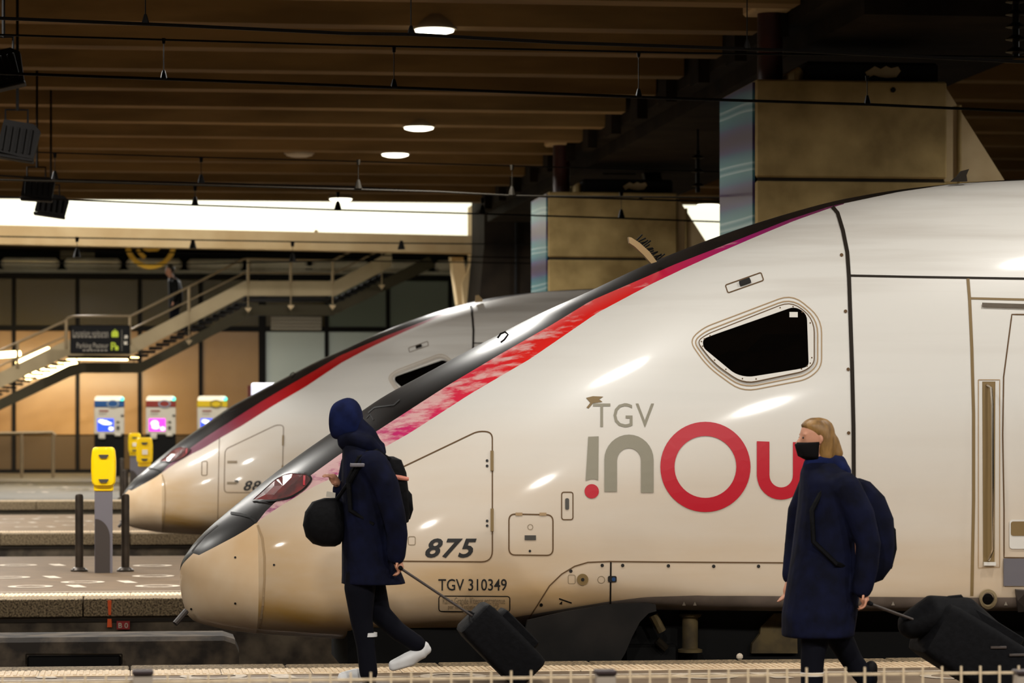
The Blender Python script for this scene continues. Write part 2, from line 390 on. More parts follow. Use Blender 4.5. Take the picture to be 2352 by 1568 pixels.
# ================================================================== THE SETTING
XL, XR = -14.0, 26.0
ZC = 6.3                 # underside of the ceiling ribs
b = MB().box((XL-6, 8, -1.15), (XR+6, 70, -.95)).build('track_bed', 'pit')
tag(b, 'dark oily track bed in the pits between the platforms', 'track bed', kind='structure')
def platform(Y0, Y1, label, mat_='plat', near=False, far=False, stone=1.06, first=0.):
    p = MB().box((XL, Y0+(.06 if near else 0), -.95), (XR, Y1-(.06 if far else 0), -.17)).box((XL, Y0+(.45 if near else 0), -.17), (XR, Y1-(.45 if far else 0), 0)).build('platform', [mat_ if not near else mat_])
    tag(p, label, 'platform', kind='structure')
    edges = ([(Y0, Y0+.445, Y0+.45, Y0+.86)] if near else []) + ([(Y1-.445, Y1, Y1-.86, Y1-.45)] if far else [])
    for (a, b_, t0, t1) in edges:
        st = MB().cbox((0, 0, -.165), (stone-.012, .44, .004), .008).build('coping_stone', 'coping', p); st.location = (first-3*stone, a, 0)
        k = -3
        while first+k*stone < 13.5:
            if k > -3:
                c = st.copy(); C.objects.link(c); c.location = (first+k*stone, a, random.uniform(-.004, .002))
            k += 1
        # tactile slabs with raised ribs
        tb = MB().cbox((0, 0, 0), (.594, .40, .008), .003)
        for q in range(14): tb.box((.012+q*.042, .02, .008), (.034+q*.042, .38, .014))
        ts = tb.build('tactile_slab', 'tactile', p); ts.location = (-3.6, t0, 0)
        for q in range(1, 28):
            c = ts.copy(); C.objects.link(c); c.location = (-3.6+q*.6, t0, 0)
    return p
P1 = platform(12.2, 21.1, 'pale near platform the two travellers walk along', far=True)
P2 = platform(28.9, 37.9, 'pale platform with the large yellow validator beyond the front train', 'plat_p2', near=True, first=-.44)
P3 = platform(45.3, 54.3, 'pale platform behind the nose of the rear train', 'plat_mid', near=True, stone=1.9)
P4 = platform(62.7, 104., 'wide far concourse floor in front of the glass wall', 'plat_far', near=True, stone=1.9)
# painted lines on the platforms
for p, Y in ((P1, 19.96), (P2, 30.1)):
    MB().box((XL, Y, 0), (XR, Y+.05, .003)).build('painted_line', 'paint_white', p)
# low walls under the coping of the far platforms
for p, Y in ((P2, 28.9), (P3, 45.3)):
    MB().box((XL, Y+.02, -.95), (XR, Y+.07, -.2)).build('pit_wall', 'wall_low', p)
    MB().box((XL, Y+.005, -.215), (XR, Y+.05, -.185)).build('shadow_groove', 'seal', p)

# rails
for Y in (23.0, 27.0, 39.4, 43.35, 56., 60.):
    for s in (-.72, .72):
        MB().box((XL, Y+s-.035, -.70), (XR, Y+s+.035, -.55)).box((XL, Y+s-.07, -.73), (XR, Y+s+.07, -.70)).build('rail', 'steel', b)
    MB().box((XL, Y-1.2, -.95), (XR, Y+1.2, -.73)).build('track_slab', 'pit', b)
# low concrete block between the tracks
blk = MB()
a0 = pix(-260, 1455, 25.0).x; a1 = pix(548, 1462, 25.0).x; zt = -.075
rings = []
for X, top in ((a0, zt), (a1-.12, zt), (a1-.03, zt-.03), (a1, zt-.10)):
    rings.append([(X,24.9,-.95),(X,24.9,top-.035),(X,24.96,top),(X,25.5,top+.005),(X,25.52,-.95)])
blk.loft(rings); o = blk.build('concrete_block', 'block')
tag(o, 'long stained low concrete block in the track pit below the front nose', 'concrete block', kind='structure')
a = pix(62, 1505, 24.88); c = pix(278, 1505, 24.88)
MB().cbox((a.x, 24.86, a.z-.12), (c.x, 24.9, a.z+.0), .02).build('steel_box', 'black')
o = bpy.data.objects['steel_box']; tag(o, 'dark rusty flat steel box on the face of the pit block', 'steel box')
fr = MB()
for q0, q1 in (((60,1502),(280,1502)), ((60,1502),(60,1525)), ((280,1502),(280,1525))): fr.tube([pix(*q0, 24.85), pix(*q1, 24.85)], .006, 6)
e = fr.build('rim', 'bogie', o, origin=(0,0,0))
o2 = thing('painted_marker', 'orange paint stripe running down the edge of the platform wall', 'paint mark', pix(250,1380,28.88))
for (y0, y1) in ((1379, 1412), (1421, 1440)):
    MB().prism([pix(247,y0,28.885), pix(256,y0,28.885), pix(255 if y0 < 1400 else 257,y1,28.885), pix(249 if y0 < 1400 else 246,y1,28.885)], (0,.03,0)).build('stripe', 'orange', o2)
o3 = thing('number_plate', 'small red plate lettered B 0 on the platform wall', 'plate', pix(283,1436,28.87))
MB().prism([pix(268,1426,28.86), pix(298,1426,28.86), pix(298,1445,28.86), pix(268,1445,28.86)], (0,.03,0)).build('plate', 'plate_red', o3)
vs, fs = text2d('B 0', .01)
MB().add([pix(272+22*x, 1442-12*y, 28.855) for x, y in vs], fs).build('lettering', 'paint_white', o3)

# ---- ceiling: each rib is its own piece
ceil = MB().box((XL, 10, ZC+.75), (XR, 65.2, ZC+.95)).build('ceiling', 'rib'); tag(ceil, 'brown ribbed concrete ceiling over the tracks', 'ceiling', kind='structure')
GX0, GX1 = 7.42, 10.75
Y = 33.2
ribm = {}
def rib(x0, x1, Y):
    MB().prism([(x0,Y,ZC), (x0,Y+.40,ZC), (x0,Y+.46,ZC+.8), (x0,Y-.06,ZC+.8)], (x1-x0,0,0)).build('rib', 'rib', ceil)
k = 0
while Y < 65.2:
    rib(XL, GX0 + random.uniform(-.05, .05), Y); rib(GX1, XR, Y); Y += 2.40; k += 1
for Yq in (14.0, 16.4, 18.8, 21.2, 23.6, 26.0, 28.4, 30.8): rib(XL, XR, Yq)
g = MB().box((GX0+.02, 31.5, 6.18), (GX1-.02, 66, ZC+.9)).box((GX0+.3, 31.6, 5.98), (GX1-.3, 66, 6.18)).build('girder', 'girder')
tag(g, 'sooty dark concrete girder running away above the pillars', 'girder', kind='structure')
Y = 33.2
# vertical webs on the girder side between ribs
k = 0
while Y < 64:
    MB().box((GX0-.12, Y+.9, 6.05), (GX0+.03, Y+1.5, 7.0)).build('web', 'girder', g); Y += 2.4
# ---- pillars with a sloping wing, poster on the side, red column and bearing block above
def pillar(Yf, dx, lbl, joint_px, poster_lbl):
    X0 = 6.9+dx; W = 2.18; root = thing('pillar', lbl, 'pillar', (X0+1, Yf+1, 0), kind='structure')
    ztop = 5.47; zj = 4.35; dep = 1.95
    MB().cbox((X0, Yf, zj+.03), (X0+W, Yf+dep, ztop), .02).build('front_block', 'pillar', root)
    MB().cbox((X0, Yf, 3.2), (X0+W, Yf+dep, zj-.01), .02).build('front_block', 'pillar', root)
    MB().cbox((X0, Yf, 1.9), (X0+W, Yf+dep, 3.19), .02).build('front_block', 'pillar', root)
    MB().cbox((X0, Yf, 0), (X0+W, Yf+dep, 1.89), .02).build('front_block', 'pillar', root)
    MB().box((X0+.03, Yf+.03, 0), (X0+W-.03, Yf+dep-.03, ztop-.02)).build('core', 'girder', root)
    MB().prism([(X0+W, Yf+.12, 0), (X0+W+.72, Yf+.12, 0), (X0+W+.72, Yf+.12, zj), (X0+W, Yf+.12, ztop-.02)], (0, dep-.3, 0)).build('wing', 'pillar_wing', root)
    MB().tube([(X0+W+.17, Yf+.10, 0), (X0+W+.17, Yf+.10, ztop-.25)], .025, 8).build('pipe', 'pillar', root)
    MB().box((X0+W, Yf+.09, zj-.03), (X0+W+.75, Yf+.13, zj+.01)).build('ledge', 'pillar', root)
    po = MB().box((X0-.03, Yf+.05, .8), (X0-.002, Yf+dep, ztop-.03)).build('poster_panel', 'poster', None, origin=(X0, Yf, .8)); tag(po, poster_lbl, 'poster')
    co = thing('column', 'dark red round column standing on ' + ('the nearer concrete pillar' if dx >= 0 and Yf < 40 else 'the farther concrete pillar'), 'column', (X0+.35, Yf+.9, ztop), kind='structure')
    MB().lathe([(.145,0),(.145,.86)], (X0+.35, Yf+.9, ztop), 24).build('shaft', 'redcol', co, True)
    MB().cbox((X0+.10, Yf+.6, ztop+.85), (X0+.55, Yf+1.25, 6.62), .03).build('capital', 'pale_conc', co)
    bb = thing('bearing_block', 'black bearing block with torn padding on top of ' + ('the nearer pillar' if Yf < 40 else 'the farther pillar'), 'bearing block', (X0+1.2, Yf+1, ztop))
    MB().cbox((X0+.62, Yf+.25, ztop), (X0+W-.03, Yf+1.7, ztop+.24), .03).build('block', 'black', bb)
    MB().cbox((X0+.51, Yf+.3, ztop), (X0+.61, Yf+1.3, ztop+.18), .04).build('pad', 'pillar', bb)
    pa = MB().prism([(X0+1.30+q[0], Yf+.235, ztop+.12+q[1]) for q in ((0,.0),(.04,-.06),(.10,-.03),(.17,-.05),(.26,-.06),(.36,-.05),(.41,.02),(.38,.07),(.30,.05),(.24,.075),(.18,.04),(.11,.07),(.05,.03))], (0,.03,0))
    pa.build('torn_padding', 'pillar_wing', bb)
    MB().lathe([(.03,0),(.03,.02)], (X0+1.56, Yf-.015, ztop-.1), 10, 'y').build('bolt_hole', 'black', root)
    return root
pillar(33.3, 0, 'tall concrete pillar with sloping wing rising behind the front train', None, 'teal and purple wave poster on the side of the nearer pillar')
pillar(50.3, .0, 'smaller concrete pillar with sloping wing above the rear train roof', None, 'teal and purple wave poster on the side of the farther pillar')
# ---- far end: white wall made to glow above a pale beam, dark wall block, slanted leg
bl = pix(-420, 537, 68.5); br = pix(1090, 562, 71.0)
beam = MB()
A = [pix(-420,507,68.5), pix(1092,541,71.0), pix(1092,582,71.0), pix(-420,552,68.5)]
beam.prism(A, (0, .5, 0)); o = beam.build('edge_beam', 'pale_conc'); tag(o, 'long pale concrete beam below the bright band', 'beam', kind='structure')
A = [pix(1085,470,71.2), pix(1113,470,71.2), pix(1113,600,71.2), pix(1101,700,71.2), pix(1066,700,71.2), pix(1062,650,71.2), pix(1085,600,71.2)]
lg = MB().prism(A, (0, 1.0, 0)).build('beam_leg', 'pale_conc'); tag(lg, 'pale slanted concrete leg at the end of the edge beam', 'support', kind='structure')
A = [pix(1036,588,71.6), pix(1064,588,71.6), pix(1078,700,71.6), pix(1052,700,71.6)]
MB().prism(A, (0, .6, 0)).build('slanted_strut', 'pale_conc', lg)
band = MB().box((XL-14, 73.0, 5.98), (XR+14, 73.3, 8.6)).build('wall_band', 'wall_glow'); tag(band, 'white wall band made to glow under the ceiling', 'window', kind='structure')  # brightly lit white wall with its light as emission, not a window
for q in range(9): MB().box((XL+q*4.6-.04, 72.9, 5.98), (XL+q*4.6+.04, 73.0, 6.2)).build('band_bar', 'pale_conc', band)
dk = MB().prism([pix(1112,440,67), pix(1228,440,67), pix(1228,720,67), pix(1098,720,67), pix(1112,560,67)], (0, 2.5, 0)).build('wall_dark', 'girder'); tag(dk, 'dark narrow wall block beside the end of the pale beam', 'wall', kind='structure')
MB().tube([pix(1186,470,66.95), pix(1184,690,66.95)], .03, 6).build('conduit', 'black', dk)
MB().box((GX1+.3, 70, 3.4), (XR, 71.5, 5.55)).build('wall_far', 'pale_conc'); tag(bpy.data.objects['wall_far'], 'pale wall below the bright band right of the pillars', 'wall', kind='structure')

# ---- glass wall of the concourse, pane by pane
YF = 96.0
fac = thing('wall_glass', 'dark framed glass wall of tan and olive panels behind the stairs', 'glass wall', pix(400,1085,YF), kind='structure')
def fz(py): return pix(300, py, YF).z
def pane(x0, x1, y0, y1, m, dy=0.):
    a = pix(x0, 900, YF).x; c = pix(x1, 900, YF).x
    MB().cbox((a, YF+dy, fz(y1)), (c, YF+.05+dy, fz(y0)), .015).build('pane', m, fac)
mul = [-390, -248, -105, 32, 178, 321, 461, 602, 750, 891, 1034, 1180]
for i in range(len(mul)-1):
    x0, x1 = mul[i]+4, mul[i+1]-4
    if i == 7: x0 += 4
    right = i >= 7
    pane(x0, x1, 641, 749, 'pane_green' if i >= 8 else 'pane_olive')
    pane(x0, x1, 760, 998, 'pane_white' if right else 'pane_tan')
    pane(x0, x1, 1000, 1078, 'pane_low')
for i, x in enumerate(mul):
    hw = 8 if x == 602 else 4
    a = pix(x-hw, 900, YF).x; c = pix(x+hw, 900, YF).x
    MB().box((a, YF-.08, fz(1084)), (c, YF+.1, fz(628))).build('mullion', 'mullion', fac)
for y0, y1 in ((628, 641), (749, 760), (1077, 1088)):
    MB().box((pix(-395,900,YF).x, YF-.06, fz(y1)), (pix(1180,900,YF).x, YF+.1, fz(y0))).build('transom', 'mullion', fac)
for i in range(11):
    a = pix(mul[i]-34, 900, YF).x; c = pix(mul[i+1]-40, 900, YF).x
    MB().cbox((a+.04, YF+.3, fz(618)), (c-.04, YF+.9, fz(592)), .1).build('duct', 'duct', fac)
MB().box((pix(-395,900,YF).x, YF+.2, fz(627)), (pix(1180,900,YF).x, YF+.5, fz(619))).build('ledge', 'duct', fac)
MB().box((pix(-420,900,YF).x, YF+1.6, fz(1090)), (pix(1300,900,YF).x, YF+1.8, fz(500))).build('back_wall', 'black', fac)
for x0, x1 in ((136,172), (181,216)):
    for q in range(3):
        y0 = 566+q*9; MB().box((pix(x0,900,YF).x, YF+1.4, fz(y0+7)), (pix(x1,900,YF).x, YF+1.6, fz(y0))).build('louvre', 'stair_plate', fac)
for q in range(4):
    MB().box((pix(610,900,YF).x, YF+.25, fz(613+q*9)), (pix(735,900,YF).x, YF+.4, fz(607+q*9))).build('louvre', 'duct', fac)
sh = MB()
for q in range(4): sh.tube([pix(622,730+q*8,YF-.2), pix(738,731+q*8,YF-.2)], .055, 8)
sh.build('rolled_shutter', 'kiosk', fac)
# ---- tube lamps over the left end of the glass wall
tl = thing('tube_lamp', 'bright warm row of tube lamps glowing behind the lower stairs', 'lamp', pix(90,850,93))
for (x0,y0,x1,y1) in ((-40,818,45,812), (40,835,112,803), (60,868,172,826), (84,862,176,838), (178,822,318,824)):
    MB().tube([pix(x0,y0,92.5), pix(x1,y1,93.2)], .05 if x0 > 150 else .09, 8).build('tube', 'tube', tl)
ld = bpy.data.lights.new('tube_light', 'AREA'); ld.shape = 'RECTANGLE'; ld.size = 4.2; ld.size_y = .3; ld.energy = 170; ld.color = (1,.82,.5)
lo = bpy.data.objects.new('tube_light', ld); C.objects.link(lo); lo.parent = tl; lo.location = (1.0, 0, -.15); lo.rotation_euler = (math.radians(35), 0, 0)
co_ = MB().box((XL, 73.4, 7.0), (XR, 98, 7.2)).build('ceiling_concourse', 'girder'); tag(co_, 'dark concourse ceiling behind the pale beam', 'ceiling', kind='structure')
# handrail in front of the glass wall
hr = thing('handrail', 'pale low handrail in front of the glass wall at the left', 'railing', pix(60,1085,88))
MB().tube([pix(-60,996,88), pix(120,993,88), pix(128,1000,88)], .045, 8).build('top_rail', 'rail', hr, True)
for x in (122, 50, -30): MB().tube([pix(x,996,88), (pix(x,996,88).x, 88, 0)], .05, 8).build('rail_post', 'rail', hr, True)

# ---- ceiling lamps: the ones in view, then unseen ones added for light
def ceiling_lamp(x, y, label, on=True, power=1., z=ZC, group=None, r=.25):
    t = thing('ceiling_lamp', label, 'lamp', (x, y, z), group)
    MB().lathe([(.10,.16),(.17,.14),(r,.03),(r+.012,0),(r+.012,-.02),(r-.012,-.025)], (x,y,z), 28).build('housing', 'lamp_body', t, True)
    MB().lathe([(r-.015,-.02),(r*.9,-.05),(r*.55,-.075),(.02,-.085)], (x,y,z), 28).build('diffuser', 'lamp_glow' if on else 'lamp_off', t, True)
    if on:
        l = bpy.data.lights.new('lamp_light', 'AREA'); l.shape = 'DISK'; l.size = .46; l.energy = LAMP_W*power; l.color = LAMP_COL; l.spread = math.radians(165)
        q = bpy.data.objects.new('lamp_light', l); C.objects.link(q); q.parent = t; q.location = (0, 0, -.10)
    return t
ceiling_lamp(3.55, 35.75, 'largest round ceiling lamp at the top of the picture', power=1.6)
ceiling_lamp(4.5, 47.8, 'round ceiling lamp midway along the row of beams', power=2.2)
ceiling_lamp(4.55, 52.7, 'round ceiling lamp below and left of the middle one', power=2.2)
ceiling_lamp(4.35, 63.6, 'smallest round ceiling lamp beside the bright band', power=5)
ceiling_lamp(12.3, 64.4, 'round ceiling lamp seen between the two concrete pillars', power=2.2)
ceiling_lamp(2.9, 52.9, 'unlit round ceiling lamp left of the lit one', on=False)
# unseen lamp rows added to brighten train, platforms, pillars and beam
ROWS = [('over the near platform', 19.6, (-7.5,-2.5,2.5,7.5,12.5,17.5), .8), ('over the platform fence', 10.4, (-9.,-4.,1.,6.,11.,16.), 3.9),
        ('over the inner edge of the validator platform', 30.4, (-7.,-2.5,2.,13.2), 2.8), ('over the left end of the validator platform', 36.5, (-7.5,-3.2), 1.6),
        ('over the left end of the rear track', 42.5, (-8.,-3.6), 2.2), ('over the left end of the rear platform', 49., (-8.5,-3.8), 2.2), ('over the left end of the far track', 58., (-9.,-4.5), 5)]
for nm, y, xs, pw in ROWS:
    for x in xs: ceiling_lamp(x, y, 'added unseen round ceiling lamp in the row '+nm, group='added lamps '+nm, power=pw)
for x in (-6.5, -1.5, 3.5):  # unseen lamps added to brighten the ticket machine fronts
    ceiling_lamp(x, 86.5, 'round lamp added unseen behind the pale beam to brighten the ticket machines', group='added lamps over the ticket machines', power=3.2, z=6.95)
for x in (-7., -3., 1., 5.):  # unseen lamps added to brighten the stairs and glass wall
    ceiling_lamp(x, 74.6, 'round lamp added unseen behind the pale beam to brighten the stairs', group='added lamps behind the pale beam', power=3.4, z=6.95)

# unseen strip lights added behind the last rib to brighten the pale beam
for x in (-10.5, -6., -1.5, 3.):
    t = thing('added_strip', 'unseen strip light added behind the last ceiling rib to brighten the pale beam', 'lamp', (x, 65.0, 6.75), 'added strip lights behind the last rib')
    MB().cbox((x-2., 64.93, 6.70), (x+2., 65.05, 6.82), .01).build('housing', 'lamp_body', t)
    MB().tube([(x-1.95, 65.09, 6.72), (x+1.95, 65.09, 6.72)], .02, 8).build('tube', 'lamp_glow', t)
    l = bpy.data.lights.new('strip_glow', 'AREA'); l.shape = 'RECTANGLE'; l.size = 3.9; l.size_y = .08; l.energy = 160; l.color = LAMP_COL
    q = bpy.data.objects.new('strip_glow', l); C.objects.link(q); q.parent = t; q.location = (0, .14, -.05); q.rotation_euler = (math.radians(62), 0, 0)

# ================================================================== THE TRAINS
TY = 23.0; TX = pix(412, 1320, TY).x                    # track axis and nose tip of the front train
SIL = [(412,1320),(414,1300),(421,1281),(434,1263),(455,1240),(480,1216),(520,1182),(560,1150),(600,1116),(650,1076),(700,1041),(760,998),(824,956),(858,927),(909,897),(945,879),(1010,844),(1076,808),(1151,769),(1256,714),(1365,667),(1494,605),(1580,570),(1680,532),(1756,506),(1850,478),(1930,456),(2050,434),(2150,422),(2250,413),(2352,407),(2500,402)]
BOT = [(412,1320),(414,1350),(420,1386),(434,1420),(460,1442),(520,1456),(600,1466),(800,1474),(1000,1474),(1120,1466),(1250,1446),(1400,1420),(1500,1405),(2352,1404),(2500,1404)]
def near_half(x):       # half width of the body at x metres behind the nose
    s = min(max(x, 0)/3.3, 1); return 1.45*(1-(1-s)**2.5)**.62
def curve(pts, Yf):
    P = [pix(px, py, Yf(px)) for px, py in pts]
    return np.array([p.x-TX for p in P]), np.array([p.z for p in P])
sx_, sz_ = curve(SIL, lambda p: TY if p < 440 else TY-.32)
bx_, bz_ = curve(BOT, lambda p: TY if p < 440 else TY-.55 if p < 900 else TY-1.2)
sx_[0] = bx_[0] = 0; sz_[0] = bz_[0]
sx_ = np.maximum.accumulate(sx_+np.arange(len(sx_))*1e-6); bx_ = np.maximum.accumulate(bx_+np.arange(len(bx_))*1e-6)
def smooth_interp(x, X, Z, wdt):
    if wdt < 1e-4: return float(np.interp(x, X, Z))
    k = np.linspace(-1, 1, 9); return float(np.mean(np.interp(x+k*wdt, X, Z)))
def z_top(x): return smooth_interp(x, sx_, sz_, min(.16, x*.5))
def z_bot(x): return smooth_interp(x, bx_, bz_, min(.04, x*.4))
def section(x):
    zt, zb = z_top(x), z_bot(x); zc = float(np.interp(x, [0,.3,1.2,3,6], [sz_[0], sz_[0]-.02, .40, .62, .80]))
    zc = min(max(zc, zb+.25*(zt-zb)), zb+.72*(zt-zb))
    n = float(np.interp(x, [0,1.5,4,7], [2.0,2.05,2.35,2.6])); nb = float(np.interp(x, [0,.8,2.0,3.0,3.8,4.7], [2.1,2.4,3.0,5.0,10.,14.]))
    return near_half(x), zt, zb, zc, n, nb
def sec_point(S, th):
    hw, zt, zb, zc, n, nb = S; c, s = math.cos(th), math.sin(th)
    if s >= 0: return (-hw*abs(c)**(2/n), zc+(zt-zc)*abs(s)**(2/n))
    return (-hw*abs(c)**(2/nb), zc-(zc-zb)*abs(s)**(2/nb))
XS = [0.004,.012,.025,.045,.07,.1,.14,.19,.25,.32,.40,.48]+[.56+.06*i for i in range(96)]+[6.3+.25*i for i in range(28)]
def th_rows(fr):
    out = []
    for (a, b_, n) in fr: out += [a+(b_-a)*k/n for k in range(n)]
    return out+[fr[-1][1]]
def full_loft(frames):
    V = []
    for x, fr in zip(XS, frames):
        S = section(x); th = th_rows(fr); near = [sec_point(S, t) for t in th]
        V.append([Vector((TX+x, TY+y, z)) for y, z in near]+[Vector((TX+x, TY-y, z)) for y, z in reversed(near[1:-1])])
    return V
H = math.pi/2
def loft_bvh(V):
    n = len(V[0]); vs = [p for r in V for p in r]; fs = []
    for k in range(len(V)-1):
        for i in range(n): fs.append((k*n+i, k*n+(i+1) % n, (k+1)*n+(i+1) % n, (k+1)*n+i))
    return BVHTree.FromPolygons(vs, fs)
CAM = Vector((0, 0, CAMZ))
BV = loft_bvh(full_loft([[(-H, H, 90)]]*len(XS)))
def cast(px, py, off=0.):
    loc, nor, i, d = BV.ray_cast(CAM, ray(px, py))
    if loc is None: return None
    if nor.dot(ray(px, py)) > 0: nor = -nor
    return loc+nor*off
def theta_curve(pts, fallback):
    X = []; T = []
    for (x0, y0), (x1, y1) in zip(pts[:-1], pts[1:]):
        for k in range(6):
            px, py = x0+(x1-x0)*k/6, y0+(y1-y0)*k/6; p = None
            for q in range(14):
                p = cast(px, py+q)
                if p: break
            if p is None: continue
            S = section(p.x-TX); hw, zt_, zb_, zc_, n, nb = S
            if p.z >= zc_: t = math.asin(min(1, ((p.z-zc_)/(zt_-zc_))**(n/2)))
            else: t = -math.asin(min(1, ((zc_-p.z)/(zc_-zb_))**(nb/2)))
            X.append(p.x-TX); T.append(t)
    o = np.argsort(X); return np.array(X)[o], np.array(T)[o]
GREY = [(446,1280),(493,1256),(544,1229),(588,1203),(604,1180),(633,1152),(680,1116),(721,1086),(782,1042),(879,981),(1018,891),(1137,820),(1263,748),(1358,690),(1460,646),(1552,606),(1630,576),(1729,537),(1810,505),(1909,473),(1953,464),(2062,441),(2198,421),(2352,414)]
STRL = [(592,1197),(639,1165),(680,1140),(721,1117),(772,1093),(860,1040),(943,993),(1079,905),(1219,823),(1372,718),(1494,653),(1580,612),(1651,580),(1742,541),(1824,507),(1900,480),(1953,464)]
SKIRT = [(1040,1455),(1080,1440),(1130,1426),(1260,1404),(1400,1381),(1480,1371),(1600,1367),(2352,1373)]
gX, gT = theta_curve(GREY, 1); lX, lT = theta_curve(STRL, 1); kX, kT = theta_curve(SKIRT, 1)
frames = []
for x in XS:
    g = float(np.interp(x, gX, gT, left=H*.55)); g = min(g, H*.985)
    s_ = float(np.interp(x, lX, lT, left=g, right=g)) if lX[0] <= x <= lX[-1] else g
    s_ = min(s_, g-1e-4)
    k_ = float(np.interp(x, kX, kT)) if x >= kX[0] else -H*.93
    frames.append([(-H, k_, 8), (k_, 0, 10), (0, s_, 26), (s_, g, 4), (g, H, 8)])
# faces between the rows: skirt, white side, stripe, grey roof
NR = [8, 18, 44, 48, 56]
V = full_loft(frames); BV = loft_bvh(V)
xcap = cast(601, 1300).x-TX; kcap = min(range(len(XS)), key=lambda i: abs(XS[i]-xcap))
xsk = kX[0]
def row_mat(j, x):
    if j < NR[0]: return 3 if x >= xsk else 0
    if j < NR[2]: return 0
    if j < NR[3]: return 1 if lX[0] <= x <= lX[-1] else 0
    return 2
def train_body(k0, k1, name, mats, parent, gap=0.):
    mb = MB(); n = len(V[0]); rows = [list(r) for r in V[k0:k1+1]]
    vs = [p for r in rows for p in r]; fs = []; mi = []
    for k in range(len(rows)-1):
        x = (XS[k0+k]+XS[k0+k+1])/2
        for i in range(n):
            j = i if i < NR[4] else 2*NR[4]-1-i
            fs.append((k*n+i, k*n+(i+1) % n, (k+1)*n+(i+1) % n, (k+1)*n+i)); mi.append(row_mat(j, x))
    fs.append(tuple(range(n))); mi.append(0 if k0 == 0 else 2); fs.append(tuple(range((len(rows)-1)*n, len(rows)*n))); mi.append(2)
    o = len(mb.v); mb.v = vs; mb.f = fs; mb.m = mi
    return mb.build(name, mats, parent, True)
train1 = thing('high_speed_train', 'front white high-speed train numbered 875 with red stripe and grey roof', 'train', (TX, TY, -.55))
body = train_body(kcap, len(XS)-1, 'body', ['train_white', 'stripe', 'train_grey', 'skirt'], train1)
cap = train_body(0, kcap, 'nose_cap', ['cap_white', 'cap_white', 'train_grey', 'cap_white'], train1)

def decal_poly(name, loops, m, parent, off=.004, grid=40, plate=0.):
    def dens(lp, d=22.):
        out = []
        for i in range(len(lp)):
            (xa, ya), (xb, yb) = lp[i], lp[(i+1) % len(lp)]; n = max(1, int(math.hypot(xb-xa, yb-ya)/d))
            out += [(xa+(xb-xa)*k/n, ya+(yb-ya)*k/n) for k in range(n)]
        return out
    loops = [dens(lp) for lp in loops]
    vs, fs = fill(loops, grid); used = sorted({i for f in fs for i in f}); P = {}
    for i in used: P[i] = cast(vs[i][0], vs[i][1], off)
    mb = MB(); idx = {}
    fs = [f for f in fs if all(P[i] is not None for i in f)]
    for i in sorted({i for f in fs for i in f}): idx[i] = len(mb.v); mb.v.append(P[i])
    mb.f = [tuple(idx[i] for i in f) for f in fs]; mb.m = [0]*len(mb.f)
    o = mb.build(name, m, parent)
    if plate:
        q = o.modifiers.new('thickness', 'SOLIDIFY'); q.thickness = plate; q.offset = 1
    return o
def ribbon(name, pts, wpx, m, parent, off=.003, closed=False, step=10):
    "thin strip following a pixel path on the body"
    if closed: pts = list(pts)+[pts[0]]
    P = []
    for (x0,y0),(x1,y1) in zip(pts[:-1], pts[1:]):
        n = max(1, int(math.hypot(x1-x0, y1-y0)/step))
        P += [(x0+(x1-x0)*k/n, y0+(y1-y0)*k/n) for k in range(n)]
    P.append(pts[-1]); mb = MB(); prev = None
    for i, (x, y) in enumerate(P):
        a = P[i-1] if i else (P[-2] if closed else P[0]); c = P[i+1] if i < len(P)-1 else (P[1] if closed else P[-1])
        tx, ty = c[0]-a[0], c[1]-a[1]; L_ = math.hypot(tx, ty) or 1; nx, ny = -ty/L_*wpx/2, tx/L_*wpx/2
        A, B = cast(x+nx, y+ny, off), cast(x-nx, y-ny, off)
        if A is None or B is None: prev = None; continue
        mb.v += [A, B]; k = len(mb.v)
        if prev: mb.f.append((k-4, k-3, k-1, k-2)); mb.m.append(0)
        prev = True
    return mb.build(name, m, parent)
def decal_text(name, s, box, m, parent, off=.004, bold=0., shear=0., spacing=1., slope=0.):
    x0, y0, x1, y1 = box; vs, fs = text2d(s, bold, shear, spacing); mb = MB()
    mb.v = [cast(x0+(x1-x0)*x, y1-(y1-y0)*y+slope*(x1-x0)*x, off) for x, y in vs]; mb.f = fs; mb.m = [0]*len(fs)
    return mb.build(name, m, parent)
T = train1
# --- seams and panels
ribbon('joint_seal', [(1912,476),(1924,490),(1936,530),(1946,580),(1950,640),(1953,730),(1957,850),(1960,980),(1961,1150),(1961,1368)], 9, 'seal', T, .006)
ribbon('nose_seam', [(592,1206),(603,1236),(608,1280),(608,1330),(604,1390),(597,1440),(590,1462)], 5, 'line_soft', T)
ribbon('nose_seam', [(441,1266),(470,1230),(500,1206)], 3, 'seal', T, .002)
ribbon('cap_gap', [(530,1178),(552,1181),(575,1187),(590,1200)], 6, 'black', T, .004)
ribbon('roof_seam', [(1952,633),(2100,636),(2352,640),(2500,642)], 5, 'seal', T)
ribbon('door_seam', [(2223,640),(2227,690),(2232,800),(2236,950),(2236,1150),(2232,1368)], 7, 'recess', T, .004)
ribbon('door_seam', [(2229,685),(2352,688),(2450,690)], 5, 'recess', T)
ribbon('rain_gutter', [(2255,701),(2352,704),(2450,705)], 10, 'chrome', T, .012)
ribbon('door_edge', [(2450,723),(2324,722),(2305,866),(2303,1000),(2306,1170),(2306,1280),(2450,1282)], 3, 'line', T)
hatch = rounded([(872,1098),(1098,990),(1131,992),(1131,1290),(872,1288)], [18,14,26,26,18])
ribbon('nose_hatch', hatch, 3, 'line', T, closed=True)
for y0, y1 in ((1036,1082),(1168,1220)):
    hg = decal_poly('hatch_hinge', [[(1127,y0),(1134,y0),(1134,y1),(1127,y1)]], 'recess', T, .006, None, .006)
